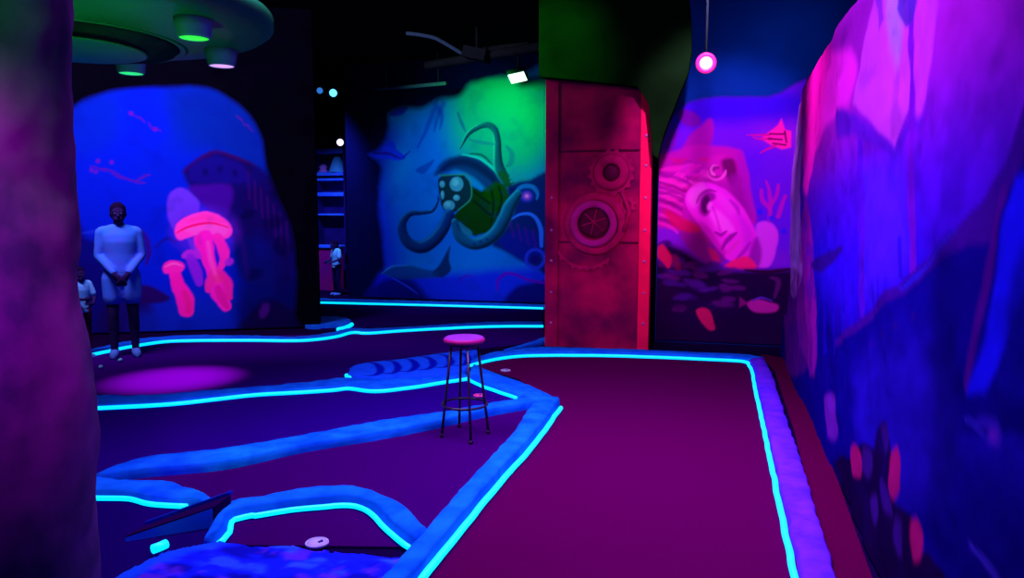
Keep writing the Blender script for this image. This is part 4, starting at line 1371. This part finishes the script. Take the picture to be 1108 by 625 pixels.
# ================================================================== BAR STOOL
sc_ = on_z(503, 472)
m_seat = mat('pink_vinyl', (.50, .008, .20), (.45, .008, .19), 10, .5, spec=.15)
m_seat_top = mat('lilac_vinyl', (.22, .02, .40), (.26, .02, .38), 10, .5, spec=.15)
m_leg = mat('dark_stool_metal', (.020, .003, .035), None, 10, .35, spec=.5)
st = empty('bar_stool', (sc_.x, sc_.y, .012), 'round pink-topped bar stool with thin dark legs on the carpet', 'stool')
SH = .725
bm = bmesh.new()
add_lathe(bm, [(0, SH - .042), (.128, SH - .042), (.141, SH - .038), (.147, SH - .026), (.146, SH - .012), (.139, SH - .004)], (sc_.x, sc_.y, 0), 48)
s1 = obj('seat', bm, m_seat, st)
bm = bmesh.new()
add_lathe(bm, [(.1385, SH - .006), (.131, SH), (.09, SH + .004), (0, SH + .006)], (sc_.x, sc_.y, 0), 48)
obj('seat_top', bm, m_seat_top, s1)
bm = bmesh.new()
add_lathe(bm, [(0, SH - .060), (.105, SH - .060), (.11, SH - .056), (.11, SH - .043), (0, SH - .043)], (sc_.x, sc_.y, 0), 40)
obj('apron', bm, m_leg, st)
feet = [on_z(478, 474.5), on_z(497, 463.5), on_z(509.5, 482), on_z(528.5, 470.5)]
for f in feet:
    d = (f - sc_)
    a = Vector((sc_.x + d.x * .56, sc_.y + d.y * .56, SH - .058))
    b = Vector((f.x, f.y, .022))
    bm = bmesh.new()
    add_tube(bm, [a, a.lerp(b, .5), b], .0095, 10)
    l_ = obj('leg', bm, m_leg, st)
    bm = bmesh.new()
    add_lathe(bm, [(0, .010), (.015, .010), (.015, .03), (.011, .034)], (b.x, b.y, 0.002), 12)
    obj('rubber_foot', bm, m_leg, l_)
zr = .24
k = 1 - (zr / (SH - .07)) * .44
Rr = sum((f - sc_).length for f in feet) / 4 * k
bm = bmesh.new()
add_tube(bm, [(sc_.x + Rr * math.cos(t * math.pi / 24), sc_.y + Rr * math.sin(t * math.pi / 24), zr) for t in range(49)], .010, 8)
obj('footrest_ring', bm, m_leg, st)

# ================================================================== PEOPLE
def fuse(name, caps, voxel, m, parent, smooth=6):
    """one continuous skin over tapered limbs and ellipsoids"""
    bm = bmesh.new()
    for c in caps:
        if c[0] == 'l':                                   # stacked elliptical sections: (z, rx, ry, y)
            rg = [[bm.verts.new((a_[1] * math.cos(t * math.pi / 16), a_[3] + a_[2] * math.sin(t * math.pi / 16), a_[0])) for t in range(32)] for a_ in c[1]]
            for r0_, r1_ in zip(rg, rg[1:]):
                for t in range(32):
                    bm.faces.new((r0_[t], r0_[(t + 1) % 32], r1_[(t + 1) % 32], r1_[t]))
            bm.faces.new(rg[0][::-1]); bm.faces.new(rg[-1])
        elif c[0] == 'e':                                   # ellipsoid: centre, radii, rotation about X
            _, ce_, ra, rx_ = c
            r = bmesh.ops.create_icosphere(bm, subdivisions=3, radius=1.0)
            bmesh.ops.transform(bm, matrix=Matrix.Translation(Vector(ce_)) @ Matrix.Rotation(rx_, 4, 'X') @ Matrix.Diagonal((*ra, 1)), verts=r['verts'])
        else:
            p0, r0, p1, r1 = c
            p0, p1 = Vector(p0), Vector(p1)
            for p, rr_ in ((p0, r0), (p1, r1)):
                r = bmesh.ops.create_icosphere(bm, subdivisions=2, radius=rr_)
                bmesh.ops.translate(bm, vec=p, verts=r['verts'])
            d = p1 - p0
            if d.length > 1e-5:
                r = bmesh.ops.create_cone(bm, cap_ends=True, segments=16, radius1=r0, radius2=r1, depth=d.length)
                bmesh.ops.transform(bm, matrix=Matrix.Translation((p0 + p1) / 2) @ d.to_track_quat('Z', 'Y').to_matrix().to_4x4(), verts=r['verts'])
    me = bpy.data.meshes.new(name)
    bm.to_mesh(me)
    bm.free()
    t = bpy.data.objects.new(name, me)
    COL.objects.link(t)
    rm = t.modifiers.new('r', 'REMESH')
    rm.mode = 'VOXEL'
    rm.voxel_size = voxel
    if smooth:
        sm = t.modifiers.new('s', 'SMOOTH')
        sm.iterations = smooth
        sm.factor = .5
    dg = bpy.context.evaluated_depsgraph_get()
    me2 = bpy.data.meshes.new_from_object(t.evaluated_get(dg))
    bpy.data.objects.remove(t)
    me2.name = name
    for p in me2.polygons:
        p.use_smooth = True
    me2.materials.clear()
    o = bpy.data.objects.new(name, me2)
    COL.objects.link(o)
    me2.materials.append(m)
    if parent is not None:
        o.parent = parent
    return o


def fingers(wrist, dirv, palm_n, s, side, curl):
    """palm and five fingers; dirv: wrist->knuckles, palm_n: palm normal"""
    d, n = Vector(dirv).normalized(), Vector(palm_n).normalized()
    x = d.cross(n).normalized() * side
    w = Vector(wrist)
    out = [(w, .026 * s, w + d * .05 * s, .03 * s), (w + d * .03 * s + x * .02 * s, .02 * s, w + d * .085 * s + x * .026 * s, .015 * s),
           (w + d * .03 * s - x * .02 * s, .02 * s, w + d * .08 * s - x * .026 * s, .015 * s), (w + d * .03 * s, .02 * s, w + d * .088 * s, .016 * s)]
    for k, (off, L_) in enumerate([(.030, .062), (.010, .072), (-.010, .068), (-.029, .052)]):
        p = w + d * .088 * s + x * off * s
        t = d
        for j in range(3):
            a_ = curl * (j + .5)
            t = (d * math.cos(a_) + n * math.sin(a_))
            q = p + t * L_ * s / 3
            out.append((p, (.0098 - j * .0008) * s, q, (.009 - j * .0008) * s))
            p = q
    p = w + d * .025 * s + x * .028 * s
    q = p + (d * .6 + x * .7 + n * .3).normalized() * .036 * s
    r = q + (d * .85 + x * .1 + n * .45).normalized() * .030 * s
    out += [(p, .014 * s, q, .011 * s), (q, .011 * s, r, .009 * s)]
    return out


def person(loc, rz, H, label, J, garments, m_skin, m_hair, mats, child=False):
    """J: joints in a 1.70 m frame facing -Y"""
    k = H / 1.70
    e = empty('person', loc, label, 'person', None, rz)
    hs = 1.28 if child else 1.0
    S = lambda p: Vector(p) * k
    caps = []

    def cap(a, ra, b, rb):
        caps.append((S(a), ra * k, S(b), rb * k))
    hz = J.get('head', (0, -.012, 1.585))
    hx, hy, hzz = hz
    # legs
    for s in (-1, 1):
        hip, kn, an = (s * .088, 0, .90), J.get('knee%d' % s, (s * .10, -.015, .48)), J.get('ankle%d' % s, (s * .105, .02, .085))
        cap(hip, .088, kn, .056)
        cap(kn, .056, ((kn[0] * .6 + an[0] * .4), (kn[1] * .6 + an[1] * .4) + .012, kn[2] * .6 + an[2] * .4), .056)
        cap(((kn[0] * .6 + an[0] * .4), (kn[1] * .6 + an[1] * .4) + .012, kn[2] * .6 + an[2] * .4), .054, an, .037)
        cap((an[0], an[1], .05), .036, (an[0] + s * .012, an[1] - .15, .035), .030)
    # torso
    caps.append(('e', S((0, .01, .92)), (.165 * k, .115 * k, .13 * k), 0))
    caps.append(('e', S((0, .0, 1.10)), (.148 * k, .105 * k, .18 * k), 0))
    caps.append(('e', S((0, .005, 1.30)), (.175 * k, .115 * k, .17 * k), 0))
    cap((-.155, .01, 1.385), .06, (.155, .01, 1.385), .06)
    cap((-.05, .015, 1.41), .07, (.05, .015, 1.41), .07)
    # neck and head
    cap((0, .02, 1.40), .056, (hx * .8, hy + .025, hzz - .10), .052)
    caps.append(('e', S((hx, hy, hzz + .02 * hs)), (.075 * k * hs, .093 * k * hs, .098 * k * hs), 0))
    caps.append(('e', S((hx, hy - .022 * hs, hzz - .045 * hs)), (.058 * k * hs, .068 * k * hs, .068 * k * hs), 0))
    cap((hx, hy - .086 * hs, hzz + .012 * hs), .010 * hs, (hx, hy - .103 * hs, hzz - .024 * hs), .0135 * hs)     # nose
    cap((hx - .020 * hs, hy - .082 * hs, hzz - .058 * hs), .010 * hs, (hx + .020 * hs, hy - .082 * hs, hzz - .058 * hs), .010 * hs)   # lips
    cap((hx - .042 * hs, hy - .074 * hs, hzz + .030 * hs), .012 * hs, (hx + .042 * hs, hy - .074 * hs, hzz + .030 * hs), .012 * hs)   # brow
    for s in (-1, 1):
        caps.append(('e', S((hx + s * .076 * hs, hy + .012, hzz - .002)), (.010 * k * hs, .022 * k * hs, .032 * k * hs), 0))          # ear
    # arms
    for s in (-1, 1):
        sh, el, wr = (s * .175, .01, 1.385), J['elbow%d' % s], J['wrist%d' % s]
        cap(sh, .052, el, .039)
        cap(el, .040, wr, .027)
        caps.extend(fingers(S(wr), J['hand%d' % s], J['palm%d' % s], k, s, J.get('curl', .45)))
    body = fuse('body', caps, .0072 * k / .9, m_skin, e, 4)
    # face details
    for s in (-1, 1):
        bm = bmesh.new()
        bmesh.ops.create_icosphere(bm, subdivisions=2, radius=.0125 * k * hs, matrix=Matrix.Translation(S((hx + s * .031 * hs, hy - .077 * hs, hzz + .006 * hs))))
        o = obj('eye', bm, mats['eye'])
        o.parent = e
    # hair
    hc = [('e', S((hx, hy + .012 * hs, hzz + .045 * hs)), (.083 * k * hs, .096 * k * hs, .088 * k * hs), 0),
          ('e', S((hx, hy + .045 * hs, hzz + .0 * hs)), (.080 * k * hs, .068 * k * hs, .085 * k * hs), 0)]
    fuse('hair', hc, .010 * k, m_hair, e, 4)
    # garments
    for nm, mm in garments:
        g = []
        if nm in ('tee', 'long_top'):
            hem = .93 if nm == 'long_top' else .86
            g.append(('l', [tuple(v * k for v in q_) for q_ in
                            [(hem, .172, .126, .005), (hem + .02, .175, .128, .005), (1.02, .162, .120, 0), (1.15, .160, .120, 0), (1.28, .182, .130, 0),
                             (1.36, .190, .120, .005), (1.415, .180, .098, .01), (1.445, .150, .085, .012), (1.475, .078, .074, .015)]]))
            g.append((S((-.155, .01, 1.385)), .071 * k, S((.155, .01, 1.385)), .071 * k))
            for s in (-1, 1):
                sh, el, wr = Vector((s * .175, .01, 1.385)), Vector(J['elbow%d' % s]), Vector(J['wrist%d' % s])
                if nm == 'tee':
                    g.append((S(sh), .070 * k, S(sh.lerp(el, .72)), .066 * k))
                else:
                    g.append((S(sh), .060 * k, S(el), .047 * k))
                    g.append((S(el), .047 * k, S(el.lerp(wr, .86)), .037 * k))
            name = 'shirt'
        else:
            g.append(('e', S((0, .01, .93)), (.186 * k, .134 * k, .12 * k), 0))
            for s in (-1, 1):
                kn = Vector(J.get('knee%d' % s, (s * .10, -.015, .48)))
                an = Vector(J.get('ankle%d' % s, (s * .105, .02, .085)))
                hip = Vector((s * .092, 0, .88))
                if nm == 'shorts':
                    g.append((S(hip), .108 * k, S(hip.lerp(kn, .55)), .098 * k))
                else:
                    g.append((S(hip), .104 * k, S(kn), .072 * k))
                    g.append((S(kn), .072 * k, S(kn.lerp(an, .9)), .060 * k))
            name = 'shorts' if nm == 'shorts' else 'trousers'
        fuse(name, g, .012 * k, mm, e, 5)
    for s in (-1, 1):
        an = J.get('ankle%d' % s, (s * .105, .02, .085))
        g = [(S((an[0], an[1] + .015, .045)), .047 * k, S((an[0] + s * .012, an[1] - .15, .036)), .042 * k),
             (S((an[0], an[1] + .01, .07)), .046 * k, S((an[0], an[1], .06)), .046 * k),
             (S((an[0], an[1] + .02, .02)), .030 * k, S((an[0] + s * .014, an[1] - .17, .02)), .028 * k)]
        fuse('shoe', g, .009 * k, mats['shoe'], e, 3)
    return e


m_skin = mat('dark_skin', (.012, .010, .08), (.016, .012, .10), 8, .6)
m_hair = mat('dark_hair', (.006, .004, .03), None, 20, .8)
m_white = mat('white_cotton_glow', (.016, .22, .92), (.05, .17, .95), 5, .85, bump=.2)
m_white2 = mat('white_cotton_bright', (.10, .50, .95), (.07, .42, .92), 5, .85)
m_darkcloth = mat('dark_trousers', (.006, .004, .07), None, 10, .9)
m_redcloth = mat('dark_red_trousers', (.04, .002, .04), None, 10, .9)
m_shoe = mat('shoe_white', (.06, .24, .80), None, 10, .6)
pmats = {'eye': mat('eye_white', (.05, .06, .25), None, 10, .3), 'shoe': m_shoe}

man_J = {'head': (0, -.030, 1.585), 'elbow-1': (-.212, .01, 1.13), 'elbow1': (.212, .01, 1.13), 'wrist-1': (-.055, -.195, .925), 'wrist1': (.055, -.195, .925),
         'hand-1': (.55, -.15, -.75), 'hand1': (-.55, -.15, -.75), 'palm-1': (.5, .75, .3), 'palm1': (-.5, .75, .3), 'curl': .35}
mp_ = on_z(136, 385, .012)
face_cam = lambda p: math.atan2(CAM.x - p.x, -(CAM.y - p.y))
person((mp_.x, mp_.y, .010), face_cam(mp_), 1.69, 'man in glowing white long-sleeved top and shorts, hands clasped', man_J,
       [('shorts', m_white), ('long_top', m_white)], m_skin, m_hair, pmats)
ch_J = {'head': (0, -.02, 1.56), 'elbow-1': (-.255, -.02, 1.12), 'elbow1': (.25, -.04, 1.13), 'wrist-1': (-.03, -.22, 1.12), 'wrist1': (.12, -.22, 1.02),
        'hand-1': (1, -.2, .1), 'hand1': (-1, -.2, .2), 'palm-1': (.1, 1, 0), 'palm1': (-.1, 1, 0), 'curl': .4}
cp_ = on_z(90, 387, .012)
person((cp_.x, cp_.y, .010), face_cam(cp_) + .5, 1.0, 'small child in white tee half hidden behind the rock pillar', ch_J,
       [('trousers', m_redcloth), ('tee', m_white2)], m_skin, m_hair, pmats, True)
fp = on_y(365, 328, 12.9)
ch2_J = {'head': (0, -.06, 1.56), 'elbow-1': (-.25, -.02, 1.13), 'elbow1': (.25, -.02, 1.13), 'wrist-1': (-.16, -.24, 1.05), 'wrist1': (.16, -.24, 1.05),
         'hand-1': (.4, -1, -.1), 'hand1': (-.4, -1, -.1), 'palm-1': (.8, 0, -.5), 'palm1': (-.8, 0, -.5), 'curl': .4}
person((fp.x, fp.y, 0), face_cam(fp) - 1.1, 1.06, 'far child in white tee standing sideways in the passage', ch2_J,
       [('trousers', m_darkcloth), ('tee', m_white2)], m_skin, m_hair, pmats, True)

# ================================================================== LIGHTS
def area(name, loc, aim, sx, sy, power, c):
    l = bpy.data.lights.new(name, 'AREA')
    l.shape = 'RECTANGLE'
    l.size, l.size_y = sx, sy
    l.energy = power
    l.color = c
    o = bpy.data.objects.new(name, l)
    COL.objects.link(o)
    o.location = loc
    o.rotation_euler = (Vector(aim) - Vector(loc)).to_track_quat('-Z', 'Y').to_euler()
    return o


def spot(name, loc, aim, power, c, deg, blend=.6, r=.05):
    l = bpy.data.lights.new(name, 'SPOT')
    l.energy = power
    l.color = c
    l.spot_size = math.radians(deg)
    l.spot_blend = blend
    l.shadow_soft_size = r
    o = bpy.data.objects.new(name, l)
    COL.objects.link(o)
    o.location = loc
    o.rotation_euler = (Vector(aim) - Vector(loc)).to_track_quat('-Z', 'Y').to_euler()
    return o


UV = (.62, .42, 1.0)
area('blacklight', (-3.0, 4.2, 4.2), (-3.0, 5.2, 0), 2.0, 2.0, 170, UV).data.spread = math.radians(118)
area('blacklight', (-6.0, 5.4, 4.2), (-7.3, 8.2, 1.5), 1.6, .6, 330, (1.0, .42, .85))
area('blacklight', (-.5, 4.6, 4.2), (-.4, 5.0, 0), 1.4, 1.4, 75, UV).data.spread = math.radians(95)
area('blacklight', (-.55, 2.6, 4.2), (.75, 3.9, .9), 1.2, 1.2, 95, UV).data.spread = math.radians(85)
spot('octopus_wash', (-4.2, 8.6, 4.1), (-4.6, 12.6, 1.3), 520, (.45, .40, 1.0), 62, .8, .2)
spot('green_flood', fc + Vector((-.1, -.6, -.12)), (-3.9, 12.6, 2.9), 170, (.02, 1.0, .20), 125, 1.0, .1)
spot('portrait_wash', (-.1, 6.2, 4.1), (.05, 9.3, 1.95), 660, (1.0, .35, .95), 50, .7, .08)
spot('pink_par', pl + Vector((0, -.12, -.02)), (.75, 5.2, 2.3), 90, (1.0, .12, .62), 130, .8, .06)
spot('red_panel_wash', (.42, 6.2, 1.75), (-1.0, 8.6, 1.10), 165, (1.0, .04, .34), 58, 1.0, .05)
spot('blue_wall_wash', (.9, 8.2, 2.9), (.2, 9.3, 4.2), 40, (.1, .45, 1.0), 120, 1.0, .1)
spot('pink_floor_pool', (-4.3, 6.5, 4.2), on_z(190, 411), 9000, (1.0, .03, .36), 19, 1.0, .05)
spot('pillar_magenta', (-.9, .1, 2.6), (-2.45, 1.6, 1.5), 1000, (.80, .02, .75), 34, 1.0, .2)
spot('pillar_violet', (-.9, .1, 1.9), (-2.5, 1.7, .7), 45, (.30, .02, 1.0), 70, 1.0, .2)
spot('pillar_green', (-1.5, .3, 4.1), (-2.5, 1.6, 2.6), 900, (.0, 1.0, .0), 34, 1.0, .1)
spot('disc_green', (-3.7, 3.4, 1.7), (-4.4, 4.4, 3.0), 55, (.05, 1.0, .05), 75, 1.0, .1)
spot('bulkhead_green', (-2.6, 6.6, 4.0), (-1.95, 8.4, 3.5), 190, (.05, 1.0, .05), 44, 1.0, .1)
spot('passage_blue', (-6.9, 11.4, 4.0), (-7.5, 13.4, 1.1), 800, (.5, .4, 1.0), 70, .9, .1)

w = bpy.data.worlds.new('world')
SC.world = w
w.use_nodes = True
w.node_tree.nodes['Background'].inputs['Color'].default_value = (.1, .1, .4, 1)
w.node_tree.nodes['Background'].inputs['Strength'].default_value = .02

# ================================================================== CAMERA AND VIEW
cam = bpy.data.cameras.new('camera')
cam.sensor_width = 36
cam.sensor_fit = 'HORIZONTAL'
cam.lens = F / 1108 * 36
cam.clip_start = .05
co = bpy.data.objects.new('camera', cam)
COL.objects.link(co)
co.matrix_world = Matrix.Translation(CAM) @ Matrix((RT, UP, -FW)).transposed().to_4x4()
SC.camera = co
vs = SC.view_settings
SC.display_settings.display_device = 'sRGB'
vs.view_transform = 'Standard'
vs.look = 'None'
vs.exposure = 0
vs.gamma = 1
vs.use_curve_mapping = False
